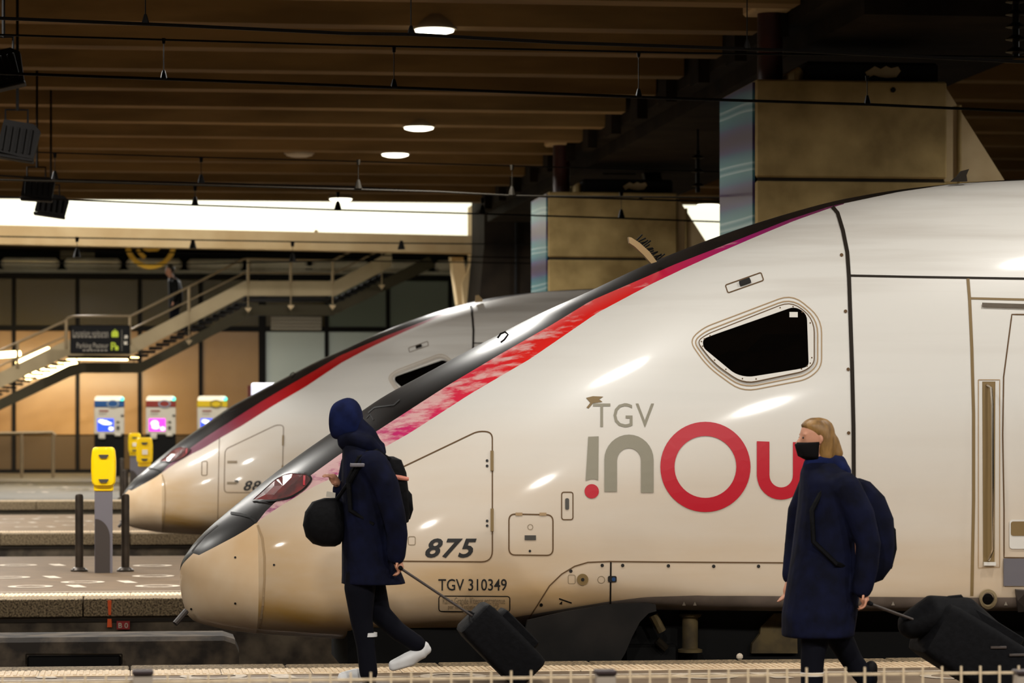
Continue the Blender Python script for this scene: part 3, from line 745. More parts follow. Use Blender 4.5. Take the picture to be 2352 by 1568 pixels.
for x, y in ((1119,1058),(1119,1070),(1119,1196),(1119,1207)): decal_poly('rivet', [circle(x,y,3.2,10)], 'ink', T, .005, None)
ribbon('panel_seam', [(845,1040),(846,1200),(843,1440)], 2.5, 'line', T)
hx = rounded([(1169,1180),(1270,1182),(1270,1275),(1169,1274)], 15)
ribbon('service_hatch', hx, 3, 'line', T, closed=True)
decal_poly('latch', [[(1205,1229),(1231,1229),(1231,1240),(1205,1240)]], 'slot', T, .005, None)
decal_poly('rivet', [circle(1217,1265,3,10)], 'ink', T, .005, None)
for x in (1192, 1247): decal_poly('hatch_hinge', [[(x-8,1177),(x+8,1177),(x+8,1184),(x-8,1184)]], 'line_soft', T, .006, None)
ribbon('latch_plate', rounded([(1290,1130),(1316,1130),(1316,1193),(1290,1193)], 6), 2.5, 'line', T, closed=True)
decal_poly('latch', [rounded([(1298,1144),(1307,1144),(1307,1170),(1298,1170)], 4)], 'slot', T, .006, None)
ribbon('skirt_seam', [(1214,1420),(1235,1388),(1262,1345),(1290,1318),(1320,1300),(1350,1291),(1400,1289),(1500,1290),(1800,1292),(1900,1293)], 3, 'line', T)
ribbon('skirt_seam', [(1403,1290),(1402,1380),(1400,1480)], 4, 'seal', T)
for x, y in ((1311,1311),(1383,1298),(1430,1298),(1535,1299),(1639,1300),(1742,1300),(1243,1388)): decal_poly('rivet', [circle(x,y,4,10)], 'ink', T, .005, None)
decal_poly('filler_cap', [circle(1338,1330,13,24)], 'recess', T, .006, None, .006); decal_poly('filler_cap', [circle(1338,1330,4,10)], 'ink', T, .014, None)
decal_poly('sensor', [rounded([(1396,1322),(1416,1322),(1416,1336),(1396,1336)], 4)], 'ink', T, .006, None, .006)
decal_poly('sensor', [circle(1409,1329,4.5,12)], 'mint', T, .015, None).data.materials[0] = M['k_blue']
ribbon('marking', [(1284,1374),(1313,1384)], 3, 'ink', T); decal_poly('marking', [[(1284,1386),(1291,1379),(1291,1387)]], 'ink', T, .004, None)
ribbon('marking', rounded([(1305,1320),(1321,1320),(1321,1340),(1305,1340)], 4), 1.6, 'ink_soft', T, closed=True)
ribbon('marking', circle(1381,1331,8,16), 1.6, 'ink_soft', T, closed=True); ribbon('marking', circle(1218,1210,6,14), 1.4, 'ink_soft', T, closed=True)
for x in (1571, 1596, 2051, 2310): decal_poly('marking', [[(x-4,1389),(x,1380),(x+4,1389)]], 'sign_white', T, .004, None)
for x, y in ((1933,586),(1942,715),(1948,848),(1949,994)): decal_poly('rivet', [circle(x,y,4,10)], 'line', T, .005, None)
# stripes of grime-free fixings on the nose
for x, y in ((541,1280),(541,1385),(440,1398),(630,1297),(750,1240)): decal_poly('rivet', [circle(x,y,2.6,10)], 'ink', T, .004, None)
# fixings left of the number
decal_poly('latch', [rounded([(918,1233),(935,1233),(935,1246),(918,1246)], 2)], 'slot', T, .005, None)
for x, y in ((929,1225),(931,1253)): decal_poly('rivet', [circle(x,y,3,10)], 'ink', T, .005, None)
ribbon('marking', rounded([(938,1232),(954,1232),(954,1251),(938,1251)], 4), 1.6, 'ink_soft', T, closed=True)
# --- cab window
glass = [(1617,787),(1836,709),(1856,745),(1856,833),(1705,867),(1617,800)]
def wpoly(e, r):
    p = [(1602-e,786-e*.2),(1626-e*.6,770-e*.9),(1818+e*.1,694-e),(1868+e,735-e*.2),(1868+e,836+e*.4),(1845+e*.5,852+e),(1708-e*.2,881+e),(1640-e*.9,835+e*.3)]
    return rounded(p, r, 5)
g0 = rounded([(1614,780),(1640,770),(1826,705),(1853,722),(1857,842),(1836,848),(1718,867),(1688,860),(1615,800)], [14,20,26,26,18,12,22,22,16], 5)
ribbon('window_groove', wpoly(19, 34), 2.4, 'line_soft', T, closed=True)
ribbon('window_groove', wpoly(10, 34)[:], 2.6, 'line_soft', T, closed=True)
decal_poly('window_frame', [wpoly(1, 30), g0], 'frame_white', T, .004, 40, .008)
ribbon('window_groove', wpoly(1.5, 30), 2.2, 'line', T, .013, closed=True)
wg = decal_poly('cab_window', [g0], 'glass_black', T, .010, 40)
decal_poly('window_sticker', [[(1813,718),(1832,718),(1832,730),(1813,730)]], 'frame_white', wg, .012, None).location = (0,0,0)
fw = wpoly(-4, 28)
for k in range(0, len(fw), 3): decal_poly('rivet', [circle(fw[k][0], fw[k][1], 1.8, 8)], 'line', T, .013, None)
ribbon('handle_plate', rounded([(1666,655),(1748,626),(1754,644),(1672,673)], 4), 2.6, 'line', T, closed=True)
decal_poly('handle', [rounded([(1697,649),(1722,640),(1726,650),(1700,659)], 3)], 'ink', T, .006, None, .01)
# --- headlight
hl = rounded([(578,1150),(633,1100),(662,1086),(707,1088),(719,1101),(700,1125),(667,1144),(629,1151)], [6,10,12,14,12,14,12,10])
decal_poly('headlight', [hl], 'headlight', T, .006, 20); ribbon('headlight_rim', hl, 4, 'train_grey', T, .009, closed=True)
ribbon('headlight_lamp', [(701,1094),(700,1116)], 5, 'logo_red', T, .012)
# --- windscreen edge
ribbon('windscreen_seam', [(846,948),(860,936),(905,930),(918,918)], 3, 'black', T)
ribbon('windscreen_seam', [(842,960),(850,952),(858,965)], 3, 'black', T)
# --- lettering
decal_text('number', '875', (977,1236,1095,1281), 'ink', T, bold=.025, shear=.32, spacing=1.12)
decal_text('lettering', 'TGV 310349', (1007,1329,1164,1356), 'ink', T, bold=.008)
ribbon('label_box', rounded([(1008,1368),(1171,1369),(1171,1404),(1008,1403)], 7), 2.2, 'ink', T, closed=True)
decal_text('lettering', 'Rame Grande Vitesse entretenue', (1017,1371,1160,1386), 'ink_soft', T)
decal_text('lettering', 'par les Technicentres SNCF', (1029,1387,1146,1400), 'ink_soft', T)
decal_text('logo_lettering', 'TGV', (1362,926,1502,981), 'logo_grey', T, bold=-.004, spacing=1.05)
decal_poly('logo_stroke', [[(1351,1003),(1375,1002),(1374,1103),(1366,1100),(1356,1100),(1345,1104)]], 'logo_grey', T, .005, 30)
decal_poly('logo_dot', [circle(1359,1128,16.5,28)], 'logo_red', T, .005, 30)
arch = [(1388,1129),(1388,1056)]+[(1444.5-56.5*math.cos(a), 1056-58*math.sin(a)) for a in [math.pi*k/16 for k in range(1,16)]]+[(1501,1056),(1501,1131),(1472,1131),(1472,1058)]+[(1444.5+27.5*math.cos(a), 1058-29*math.sin(a)) for a in [math.pi*k/14 for k in range(1,14)]]+[(1417,1058),(1417,1129)]
decal_poly('logo_letter', [arch], 'logo_grey', T, .005, 25)
decal_poly('logo_letter', [circle(1620,1072,103.5,56), circle(1620,1072,71,48)], 'logo_red', T, .005, 25)
uu = [(1738,1013),(1767,1014),(1767,1090)]+[(1794-27*math.cos(a), 1091+28*math.sin(a)) for a in [math.pi*k/14 for k in range(1,14)]]+[(1821,1090),(1821,1015),(1849,1016),(1849,1092)]+[(1794+55.5*math.cos(a), 1092+55*math.sin(a)) for a in [math.pi*k/16 for k in range(1,16)]]+[(1738,1092)]
decal_poly('logo_letter', [uu], 'logo_red', T, .005, 25)
decal_poly('torn_sticker', [[(1346,914),(1362,910),(1386,911),(1376,917),(1384,923),(1362,926),(1352,938),(1347,936),(1356,925)]], 'recess', T, .004, None)
# --- door handle recess
hd = decal_poly('handle_recess', [[(2256,876),(2286,876),(2284,1296),(2258,1296)]], 'recess', T, .003, 60)
ribbon('handle_recess_rim', [(2247,872),(2296,872),(2296,1302),(2247,1304),(2247,872)], 2, 'line_soft', T)
bar = [cast(2266,884,.0), cast(2272,892,.05), cast(2274,930,.06), cast(2275,1100,.06), cast(2275,1260,.06), cast(2270,1286,.01)]
MB().tube(bar, .010, 8).build('grab_handle', 'chrome', T, True)
decal_poly('sill', [[(2258,1290),(2285,1290),(2285,1298),(2258,1298)]], 'frame_white', T, .01, None, .02)
decal_poly('step_plate', [[(2304,1282),(2450,1282),(2450,1345),(2304,1345)]], 'logo_grey', T, .006, 60, .01).data.materials[0] = M['post']
decal_poly('door_pocket', [rounded([(2318,1193),(2450,1193),(2450,1260),(2318,1260)], 8)], 'frame_white', T, .004, None, .004)
decal_poly('door_pocket', [rounded([(2321,1197),(2446,1197),(2446,1230),(2321,1230)], 6)], 'recess', T, .011, None)
decal_poly('socket', [circle(2268,1372,20,28), circle(2268,1372,14,28)], 'stair_plate', T, .008, None, .02); decal_poly('socket', [circle(2268,1374,12,20)], 'black', T, .012, None)
decal_poly('step_bracket', [[(2330,1352),(2452,1360),(2452,1396),(2336,1396)]], 'post_dark', T, .01, None, .03)
# --- roof fittings
fin = [pix(1444,544,22.6), pix(1450,545,22.6), pix(1470,558,22.6), pix(1492,578,22.6), pix(1509,601,22.6), pix(1496,605,22.6), pix(1478,585,22.6), pix(1458,566,22.6), pix(1446,558,22.6)]
MB().prism(fin, (0,.06,0)).build('roof_horn', 'pale_conc', T)
br_ = MB()
for q in range(14):
    t = q/13; a_ = pix(1462+t*48, 552+t*44, 22.63); br_.tube([a_, a_+Vector((.03+random.uniform(0,.03),.0,.03+random.uniform(-.02,.02)))], .006, 5)
br_.build('roof_horn_brush', 'black', T)
MB().prism([pix(2186,416,22.6), pix(2200,404,22.6), pix(2210,392,22.6), pix(2226,388,22.6), pix(2220,402,22.6), pix(2222,416,22.6)], (0,.05,0)).build('roof_antenna', 'seal', T)
MB().tube([pix(1143,776,22.5), pix(1150,766,22.5), pix(1160,762,22.5), pix(1167,768,22.5), pix(1158,780,22.5), pix(1150,786,22.5)], .008, 6).build('wiper_arm', 'black', T)
MB().tube([pix(428,1402,22.75), pix(402,1432,22.7)], .022, 8).build('nose_rod', 'post_dark', T)
# --- bogie below the body
def wheel(px):
    c_ = pix(px, 1495, 22.15); c_.z = -.55+.46
    MB().lathe([(.12,-.10),(.12,-.02),(.34,0),(.40,-.03),(.46,-.03),(.46,.08),(.49,.09),(.49,.12),(.1,.12)], c_, 32, 'y').build('wheel', 'bogie', T, True)
for px in (1530, 2310): wheel(px)
c_ = pix(1585, 1450, 21.9)
MB().lathe([(.09,-.15),(.09,-.13),(.058,-.12),(.058,.10),(.08,.11),(.085,.13),(.02,.135)], c_, 20).build('spring', 'bogie_light', T, True)
MB().cbox((c_.x-.85, 22.0, -.20), (c_.x+2.9, 22.2, -.06), .03).build('bogie_frame', 'bogie', T)
MB().tube([pix(1500,1412,21.85), pix(1520,1450,21.85)], .035, 8).build('damper', 'bogie_light', T, True)
MB().tube([pix(1508,1470,21.85), pix(1530,1490,21.85)], .03, 8).build('damper', 'bogie', T, True)
MB().prism([pix(1778,1408,21.95), pix(1830,1408,21.95), pix(1832,1500,21.95), pix(1726,1500,21.95), pix(1728,1478,21.95), pix(1746,1455,21.95), pix(1748,1438,21.95), pix(1762,1425,21.95)], (0,.05,0)).build('brake_plate', 'bogie_light', T)
MB().cbox((TX+3.2, 21.9, -.6), (TX+3.6, 24.1, .05), .02).build('underframe', 'black', T)
MB().cbox((TX+1.2, 22.0, -.25), (TX+12.5, 24.0, .45), .1).build('underframe', 'black', T)
MB().cbox((pix(2060,1450,21.9).x, 21.9, -.25), (pix(2110,1450,21.9).x, 22.1, -.12), .02).build('equipment_box', 'bogie', T)
# flat skirt panel with the wheel arch cut into it
sk = [(1212,1424),(1300,1404),(1400,1388),(1485,1384),(1506,1388),(1508,1403),(1490,1408),(1470,1428),(1452,1462),(1436,1500),(1424,1520),(1190,1520)]
MB().prism([pix(x, y, TY-1.425) for x, y in sk], (0,.05,0)).build('skirt_panel', 'skirt_low', T)
# --- the rear train: the same build, other number, no big logo
SKIP = ('logo_', 'number', 'lettering', 'label_box', 'torn_sticker', 'roof_horn', 'rivet', 'marking', 'roof_antenna')
YB = 43.35; TX2 = pix(279, 1140, YB).x
train2 = thing('high_speed_train', 'rear white high-speed train with red stripe, half hidden behind the front one', 'train', (TX2, YB, -.55))
for o in ALLOBJ():
    if o.parent == train1 and not o.name.startswith(SKIP):
        c = o.copy(); C.objects.link(c); c.parent = train2
        if o == body: c.data = o.data.copy(); c.data.materials[1] = M['stripe_fresh']
n2 = decal_text('number', '88', (958,1236,1036,1281), 'ink', train1, bold=.025, shear=.32, spacing=1.12); n2.parent = train2
for y in (1148, 1241):
    n3 = decal_poly('latch', [[(884,y),(928,y),(928,y+11),(884,y+11)]], 'ink_soft', train1, .005, None); n3.parent = train2
n4 = ribbon('latch_plate', rounded([(770,1150),(794,1150),(794,1212),(770,1212)], 6), 3, 'line', train1, closed=True); n4.parent = train2
e1 = MB().prism([pix(1934,462,22.55), pix(1936,432,22.55), pix(1948,430,22.55), pix(1964,448,22.55), pix(1966,458,22.55)], (0,.05,0)).build('roof_antenna', 'pale_conc', train1); e1.parent = train2

# ================================================================== OVERHEAD WIRES
def wire(name, label, Y, pts, r=.009, m='wire', drops=(), top=None, dropm=None):
    "pts: pixel points on the plane Y; drops: (x pixel, upper y pixel, lower y pixel)"
    P = [pix(x, y, Y) for x, y in pts]
    d0 = (P[0]-P[1]).normalized(); d1 = (P[-1]-P[-2]).normalized()
    P = [P[0]+d0*5]+P+[P[-1]+d1*7]
    t = thing(name, label, 'wire', P[1])
    MB().tube(P, r, 6).build('cable', m, t, True)
    for (x, y0, y1) in drops:
        a, c = pix(x, y0, Y), pix(x, y1, Y)
        MB().tube([a, c], .0045, 5).build('dropper', dropm or m, t)
        k = Y/27
        MB().tube([c+Vector((0,0,.075*k)), c+Vector((0,0,.05*k)), c+Vector((0,0,.02*k)), c+Vector((0,0,-.005))], [.012*k,.02*k,.028*k,.034*k], 8).build('clamp', m, t)
        if y0 > 20: MB().tube([a+Vector((0,0,.008)), a+Vector((0,0,-.04*k))], [.02*k,.014*k], 6).build('clamp', m, t)
    return t
wire('contact_wire', 'thick black contact wire nearest the top, hung on long droppers', 23.0, [(0,42),(400,58),(800,77),(945,79),(1290,98),(1560,107),(1817,116),(2352,142)], .014, drops=((334,-60,52),(944,-60,78),(1716,-60,110)))
wire('catenary_wire', 'thin black carrier wire with three short droppers below it', 27.0, [(0,80),(800,104),(1580,122),(2352,131)], .010, drops=())
wire('contact_wire', 'long black contact wire crossing the picture in front of the nearer pillar', 27.0, [(0,168),(340,180),(800,197),(1580,227),(2000,240),(2352,256)], .014, drops=((376,90,181),(905,110,201),(1467,121,223),(1992,176,238)))
wire('contact_wire', 'dark wire with a short dropper below the middle beams', 39.4, [(0,403),(130,412),(800,429),(1170,449),(1580,461),(1900,470)], .013, drops=((126,352,412),(462,362,420)))
wire('catenary_wire', 'thin dark wire across the beams below the black floodlight', 39.4, [(0,347),(460,361),(800,370),(1250,383)], .009)
wire('catenary_wire', 'pale slack wire with pale hangers near the ceiling lamps', 36.2, [(780,434),(1000,440),(1175,449),(1220,450),(1330,451)], .012, 'wire_light', drops=((823,368,432),(1176,380,447)))
wire('contact_wire', 'dark contact wire passing in front of the bright band', 43.35, [(0,452),(448,471),(778,482),(1108,491),(1427,501),(1670,510)], .013, drops=((448,428,471),(776,442,481),(1108,456,491),(1427,443,500)))
wire('contact_wire', 'fine wire along the face of the pale beam', 56.0, [(0,543),(400,550),(800,557),(1110,560)], .013, drops=((177,545,590),(443,552,570),(672,556,600),(922,560,572)))
wire('contact_wire', 'fine wire low across the white ducts', 60.0, [(0,603),(400,607),(800,598),(1110,603)], .012)
wire('contact_wire', 'fine wire below the end of the pale beam', 60.0, [(760,585),(1110,590)], .012)

def insulator(px, y0, y1, Y, label, rad):
    a, c = pix(px, y0, Y), pix(px, y1, Y); t = thing('insulator', label, 'insulator', c)
    MB().tube([a, c], rad*.35, 10).build('rod', 'insul', t, True)
    MB().tube([a, Vector((a.x, Y, 5.99 if Y > 40 else 6.31))], rad*.2, 8).build('hanger_rod', 'insul', t)
    n = max(3, int((y1-y0)/28)); Lz = a.z-c.z
    for k in range(n):
        z = c.z+Lz*(k+.5)/n
        MB().lathe([(rad*.4,-rad*.25),(rad,-rad*.1),(rad*.95,0),(rad*.45,rad*.35)], (a.x, Y, z), 18).build('shed', 'insul', t, True)
    return t
insulator(1603, 345, 442, 44.5, 'small black ribbed insulator beside the nearer poster', .095)
insulator(2333, -40, 132, 28.5, 'large black ribbed insulator at the top right corner', .10)
# ================================================================== FLOODLIGHTS
def floodlight(px, py, Y, w_, h_, label, tilt=-10, rod=None, yaw=0):
    c = pix(px, py, Y); s = 1; t = thing('floodlight', label, 'floodlight', c)
    R = Matrix.Rotation(math.radians(tilt), 4, 'Y'); d = .28
    def tr(mb):
        for i, v in enumerate(mb.v): mb.v[i] = c + (R @ Vector(v))
        return mb
    tr(MB().prism([(-w_/2,-d/2,-h_/2+.03),(w_/2,-d/2,-h_/2),(w_/2+.03,-d/2,h_/2-.06),(w_/2-.05,-d/2,h_/2),(-w_/2+.03,-d/2,h_/2)], (0,d,0))).build('housing', 'blackmetal', t)
    for k in range(5): tr(MB().cbox((-w_/2+.05+k*w_*.18, -d/2-.03, -h_/2+.05), (-w_/2+.065+k*w_*.18, -d/2+.01, h_/2-.06), .003)).build('cooling_fin', 'black', t)
    tr(MB().cbox((-w_/2-.01, -d/2-.01, -h_/2-.03), (w_/2+.01, d/2+.01, -h_/2+.01), .01)).build('front_rim', 'lamp_body' if rod is None else 'blackmetal', t)
    MB().tube([c+Vector((-w_*.32,0,h_*.2)), c+Vector((-w_*.32,0,h_/2+.14)), c+Vector((w_*.28,0,h_/2+.14)), c+Vector((w_*.28,0,h_*.2))], .014, 6).build('bracket', 'blackmetal', t)
    MB().tube([c+Vector((0,0,h_/2+.13)), Vector((c.x, c.y, ZC+.76))], .018, 6).build('hanger_rod', 'blackmetal', t)
    return t
floodlight(8, 158, 30.0, .33, .34, 'black floodlight cut by the left edge above the others', -14, ZC)
floodlight(40, 322, 33.5, .40, .38, 'large ribbed black floodlight at the left edge', 9, ZC)
floodlight(85, 432, 42.5, .42, .30, 'dim black floodlight on a looped bracket, third from top', 3, ZC)
floodlight(117, 470, 45.0, .44, .30, 'lowest black floodlight silhouetted against the bright band', 8, ZC)
def small_flood(px, py, Y, wpx, hpx, label):
    a = pix(px-wpx/2, py-hpx/2, Y); c = pix(px+wpx/2, py+hpx/2, Y); t = thing('floodlight', label, 'floodlight', ((a.x+c.x)/2, Y, c.z))
    MB().prism([(a.x,Y-.1,a.z),(c.x-.04,Y-.1,a.z),(c.x,Y-.1,c.z),(a.x+.05,Y-.1,c.z)], (0,.25,0)).build('housing', 'black', t)
    MB().prism([(a.x-.02,Y-.14,c.z),(c.x+.01,Y-.14,c.z),(c.x+.01,Y-.14,c.z-.03),(a.x-.04,Y-.14,c.z-.03)], (0,.3,0)).build('front_rim', 'lamp_body', t)
    MB().tube([(a.x+.1, Y, a.z), (a.x+.1, Y, 6.1)], .02, 6).build('hanger_rod', 'black', t)
small_flood(2115, 104, 35.3, 64, 34, 'small black floodlight under the girder above the nearer pillar')
small_flood(1497, 404, 52.5, 44, 28, 'small black floodlight under the girder above the farther pillar')
cp = thing('conduit_pipe', 'thin bent conduit on the dark girder above the nearer pillar', 'pipe', pix(1930,60,36))
MB().tube([pix(1925,-20,36), pix(1927,80,36), pix(1936,96,36), pix(2050,99,36), pix(2064,108,36), pix(2066,122,36)], .013, 6).build('pipe_run', 'black', cp, True)
cp = thing('conduit_pipe', 'thin bent conduit on the dark girder above the farther pillar', 'pipe', pix(1378,300,52.6))
MB().tube([pix(1376,290,52.6), pix(1378,385,52.6), pix(1386,399,52.6), pix(1460,400,52.6)], .013, 6).build('pipe_run', 'black', cp, True)

# ================================================================== STAIRS, SIGNS, TICKET MACHINES
YS = 82.0
st = thing('staircase', 'steel staircase with pale side plates climbing to the right behind the rear train', 'staircase', pix(230,845,YS))
def strip(top, bot, name, m, Y=YS, th=.12):
    n = len(top)
    for i in range(n-1):
        MB().prism([pix(*top[i],Y), pix(*top[i+1],Y), pix(*bot[i+1],Y), pix(*bot[i],Y)], (0,th,0)).build(name, m, st)
for dy in (0, 2.2):
    strip([(-500,1096),(-450,1072),(155,780),(300,780),(562,645),(770,645),(900,575)], [(-500,1104),(-450,1104),(155,817),(300,815),(562,679),(770,679),(900,612)], 'side_plate', 'stair_plate', YS+dy)
    strip([(-380,1102),(160,838),(190,832),(323,832),(578,700),(765,700),(985,588)], [(-340,1104),(160,865),(190,856),(323,856),(578,724),(765,724),(1000,612)], 'support_beam', 'stair_beam', YS+dy*.8+.2, .25)
for seg in (((-430,1066),(155,792),36), ((300,795),(562,660),16), ((770,660),(900,592),9)):
    (x0,y0),(x1,y1),n = seg
    for k in range(n):
        a = pix(x0+(x1-x0)*(k+.5)/n, y0+(y1-y0)*(k+.5)/n+32, YS)
        MB().box((a.x-.17, YS+.15, a.z-.02), (a.x+.17, YS+2.2, a.z+.02)).build('step', 'blackmetal', st)
        MB().box((a.x-.02, YS+.3, a.z-.16), (a.x+.0, YS+.35, a.z)).build('step_bracket', 'blackmetal', st)
for x0, x1, y in ((155,300,816), (562,770,681)):
    a, c = pix(x0,y,YS), pix(x1,y,YS); MB().box((a.x, YS+.1, a.z-.05), (c.x, YS+2.2, a.z)).build('landing', 'blackmetal', st)
for Yq in (YS-.02, YS+2.2):
    MB().tube([pix(*p,Yq) for p in ((-500,1030),(148,738),(158,729),(170,726),(290,726),(300,726),(556,596),(566,594),(764,598),(800,580),(890,532))], .032, 8).build('hand_rail', 'rail', st, True)
    MB().tube([pix(*p,Yq) for p in ((300,757),(562,626),(766,628),(890,566))], .022, 8).build('hand_rail', 'rail', st, True)
    MB().tube([pix(*p,Yq) for p in ((-500,1066),(150,772))], .022, 8).build('hand_rail', 'rail', st, True)
    for x, y0, y1 in ((152,736,800),(298,728,790),(434,657,715),(570,596,650),(668,597,650),(764,598,650),(40,787,845),(-120,860,918),(-290,937,1000),(-490,1026,1096)):
        MB().tube([pix(x,y0,Yq), pix(x,y1,Yq)], .04, 8).build('baluster', 'rail', st, True)
for x, y0, y1 in ((434,660,792),(570,640,718),(668,650,712),(764,645,712),(877,575,665)):
    a, c = pix(x,y0,YS-.15), pix(x,y1,YS-.15)
    MB().tube([a, c], .015, 6).build('hanger', 'rail', st)
    MB().prism([c+Vector((-.09,0,.13)), c+Vector((.09,0,.13)), c], (0,.05,0)).build('hanger_foot', 'rail', st)
# direction sign
YG = 80.5
sg = thing('direction_sign', 'black hanging sign reading Location voitures and Parking Pasteur', 'sign', pix(230,811,YG))
MB().cbox((pix(161,0,YG).x, YG, pix(200,812,YG).z), (pix(299,0,YG).x, YG+.15, pix(200,746,YG).z), .02).build('panel', 'sign_black', sg)
def flat_text(s, box, Y, m, parent, bold=0.):
    x0,y0,x1,y1 = box; vs, fs = text2d(s, bold); return MB().add([pix(x0+(x1-x0)*x, y1-(y1-y0)*y, Y) for x, y in vs], fs).build('lettering', m, parent)
flat_text('Location voitures', (167,758,249,771), YG-.012, 'sign_text', sg); flat_text('Parking Pasteur', (176,787,249,803), YG-.012, 'sign_text', sg)
def flat_poly(name, poly, Y, m, parent, th=.01): return MB().prism([pix(x,y,Y-.012) for x, y in poly], (0,th,0)).build(name, m, parent)
for x0, x1, y in ((167,249,773.5),(190,249,804.5)):
    k = x0
    while k < x1:
        q = random.uniform(4,9); flat_poly('small_print', [(k,y-1.3),(min(k+q,x1),y-1.3),(min(k+q,x1),y+1.3),(k,y+1.3)], YG, 'sign_text', sg); k += q+2.5
flat_poly('car_symbol', rounded([(256,764),(259,759),(269,759),(272,764),(272,774),(256,774)], 2, 3), YG, 'sign_yel', sg); flat_poly('car_symbol', [(262,756),(266,756),(265,758),(263,758)], YG, 'sign_yel', sg)
flat_text('P', (255,786,266,804), YG-.003, 'sign_yel', sg, .02); flat_poly('car_symbol', rounded([(264,796),(268,793),(272,796),(272,804),(264,804)], 1.5, 3), YG, 'sign_yel', sg)
flat_poly('divider', [(279.4,757),(280.2,757),(280.2,806),(279.4,806)], YG, 'sign_text', sg)
flat_poly('arrow', [(286,770),(293,770),(293,777),(291,777),(291,774),(287,778),(285,776),(289,772),(286,772)], YG, 'sign_white', sg)
flat_poly('arrow', [(285,783),(287,783),(287,787),(291,783),(293,785),(289,789),(293,789),(293,791),(285,791)], YG, 'sign_white', sg)
for x in (185, 275): MB().tube([pix(x,760,YG+.10), pix(x,760,YS+.02)], .03, 6).build('bracket', 'blackmetal', sg)
# round yellow sign cut off by the beam
YR = 90.0
rs = thing('round_sign', 'round yellow ring sign with a bent yellow figure, cut by the pale beam', 'sign', pix(346,615,YR))
c0 = (346, 560); 
vs, fs = fill([circle(346,560,59,48,58), circle(346,560,47,48,47)])
mb = MB(); mb.v = [pix(x,y,YR) for x, y in vs]; mb.f = fs; mb.m = [0]*len(fs); q = mb.build('ring', 'logo_yel', rs); qq = q.modifiers.new('thickness', 'SOLIDIFY'); qq.thickness = .12
for poly in ([(312,575),(318,571),(336,588),(332,595),(327,594)], [(324,560),(376,556),(372,568),(362,576),(340,577),(330,574)], [(340,548),(372,548),(380,556),(340,560)]):
    MB().prism([pix(x,y,YR) for x, y in poly], (0,.12,0)).build('figure', 'logo_yel', rs)
MB().tube([pix(346,502,YR), Vector((pix(346,502,YR).x, YR, 7.0))], .03, 6).build('hanger', 'blackmetal', rs)
# ticket machines
YK = 90.0
def kiosk(px, band, ring, screen, label):
    c = pix(px, 1085, YK); s_ = YK*1.0/F; t = thing('ticket_machine', label, 'ticket machine', (c.x, YK, 0), 'ticket machines before the glass wall')
    def X(d): return c.x+d*s_
    def Z(y): return pix(px, y, YK).z
    MB().cbox((X(-34), YK, 0), (X(34), YK+.6, Z(997)), .02).build('cabinet', 'black', t)
    MB().cbox((X(-34), YK-.02, Z(997)), (X(34), YK+.6, Z(934)), .02).build('front_panel', 'kiosk', t)
    MB().prism([(X(x_), YK-.03, Z(y_)) for x_, y_ in rounded([(-34,920),(-31,909),(31,909),(34,920)], [3,6,6,3], 4)], (0,.63,0)).build('cap', 'kiosk_cap', t)
    MB().cbox((X(-34), YK-.035, Z(934.5)), (X(34), YK+.6, Z(920)), .01).build('colour_band', band, t)
    vs, fs = fill([circle(8,927,14,24,9), circle(8,927,11,24,6.5)]); mb = MB(); mb.v = [Vector((X(x_), YK-.045, Z(y_))) for x_, y_ in vs]; mb.f = fs; mb.m = [0]*len(fs); mb.build('ring', ring, t)
    MB().ball((X(29), YK-.05, Z(916)), (.06,.04,.055), 10, 6).build('status_lamp', 'mint', t, True)
    sc = MB().cbox((X(-27), YK-.035, Z(990)), (X(10), YK, Z(961)), .008).build('screen', screen, t)
    bl_ = MB()
    for x_, y_, r1, r2 in ((-18,967,7,4),(-10,970,9,5),(-2,972,8,3.2)) if screen == 'scr_blue' else ((-14,972,9,7),(-12,980,9,5)): bl_.add([(X(x_+r1*math.cos(k*.5236)), YK-.038, Z(y_+r2*math.sin(k*.5236))) for k in range(12)], [tuple(range(12))])
    bl_.add([(X(4+5.5*math.cos(k*.5236)), YK-.038, Z(984+4.5*math.sin(k*.5236))) for k in range(12)], [tuple(range(12))])
    bl_.build('screen_picture', 'scr_white', sc)
    MB().box((X(-23), YK-.03, Z(945)), (X(-2), YK-.015, Z(942))).build('printed_line', 'k_red', t)
    for k in range(3): MB().box((X(-23+k*6), YK-.03, Z(951)), (X(-19+k*6), YK-.015, Z(949))).build('printed_line', 'sign_text', t)
    for dx, y in ((30,954),(20,969),(20,980),(20,984)): MB().cbox((X(dx-4), YK-.04, Z(y+2.2)), (X(dx+3), YK-.01, Z(y-2.2)), .01).build('slot', 'slot', t)
    MB().cbox((X(-24), YK-.05, Z(1008)), (X(-9), YK, Z(996)), .02).build('tray', 'kiosk', t); MB().cbox((X(12), YK-.05, Z(1002)), (X(27), YK, Z(996)), .02).build('tray', 'kiosk', t)
    return t
kiosk(251, 'k_blue', 'k_ring', 'scr_blue', 'ticket machine with a blue band and blue screen')
kiosk(369.5, 'k_red', 'k_ring', 'scr_pink', 'ticket machine with a dark red band and pink screen')
kiosk(488, 'k_yellow', 'k_ring_y', 'scr_blue', 'ticket machine with a yellow band behind the rear train nose')
ls = thing('lit_sign', 'small white lit advertising box with a red side above the rear nose', 'sign', pix(605,930,86))
MB().cbox((pix(578,0,86).x, 86, pix(600,930,86).z), (pix(645,0,86).x, 86.3, pix(600,880,86).z), .03).build('light_box', 'scr_white', ls)
MB().tube([(pix(610,0,86).x, 86.15, 0), (pix(610,0,86).x, 86.15, pix(600,929,86).z)], .05, 8).build('pole', 'post_dark', ls)
MB().box((pix(569,0,86).x, 86.02, pix(600,930,86).z), (pix(577,0,86).x, 86.3, pix(600,885,86).z)).build('side_plate', 'k_red', ls)

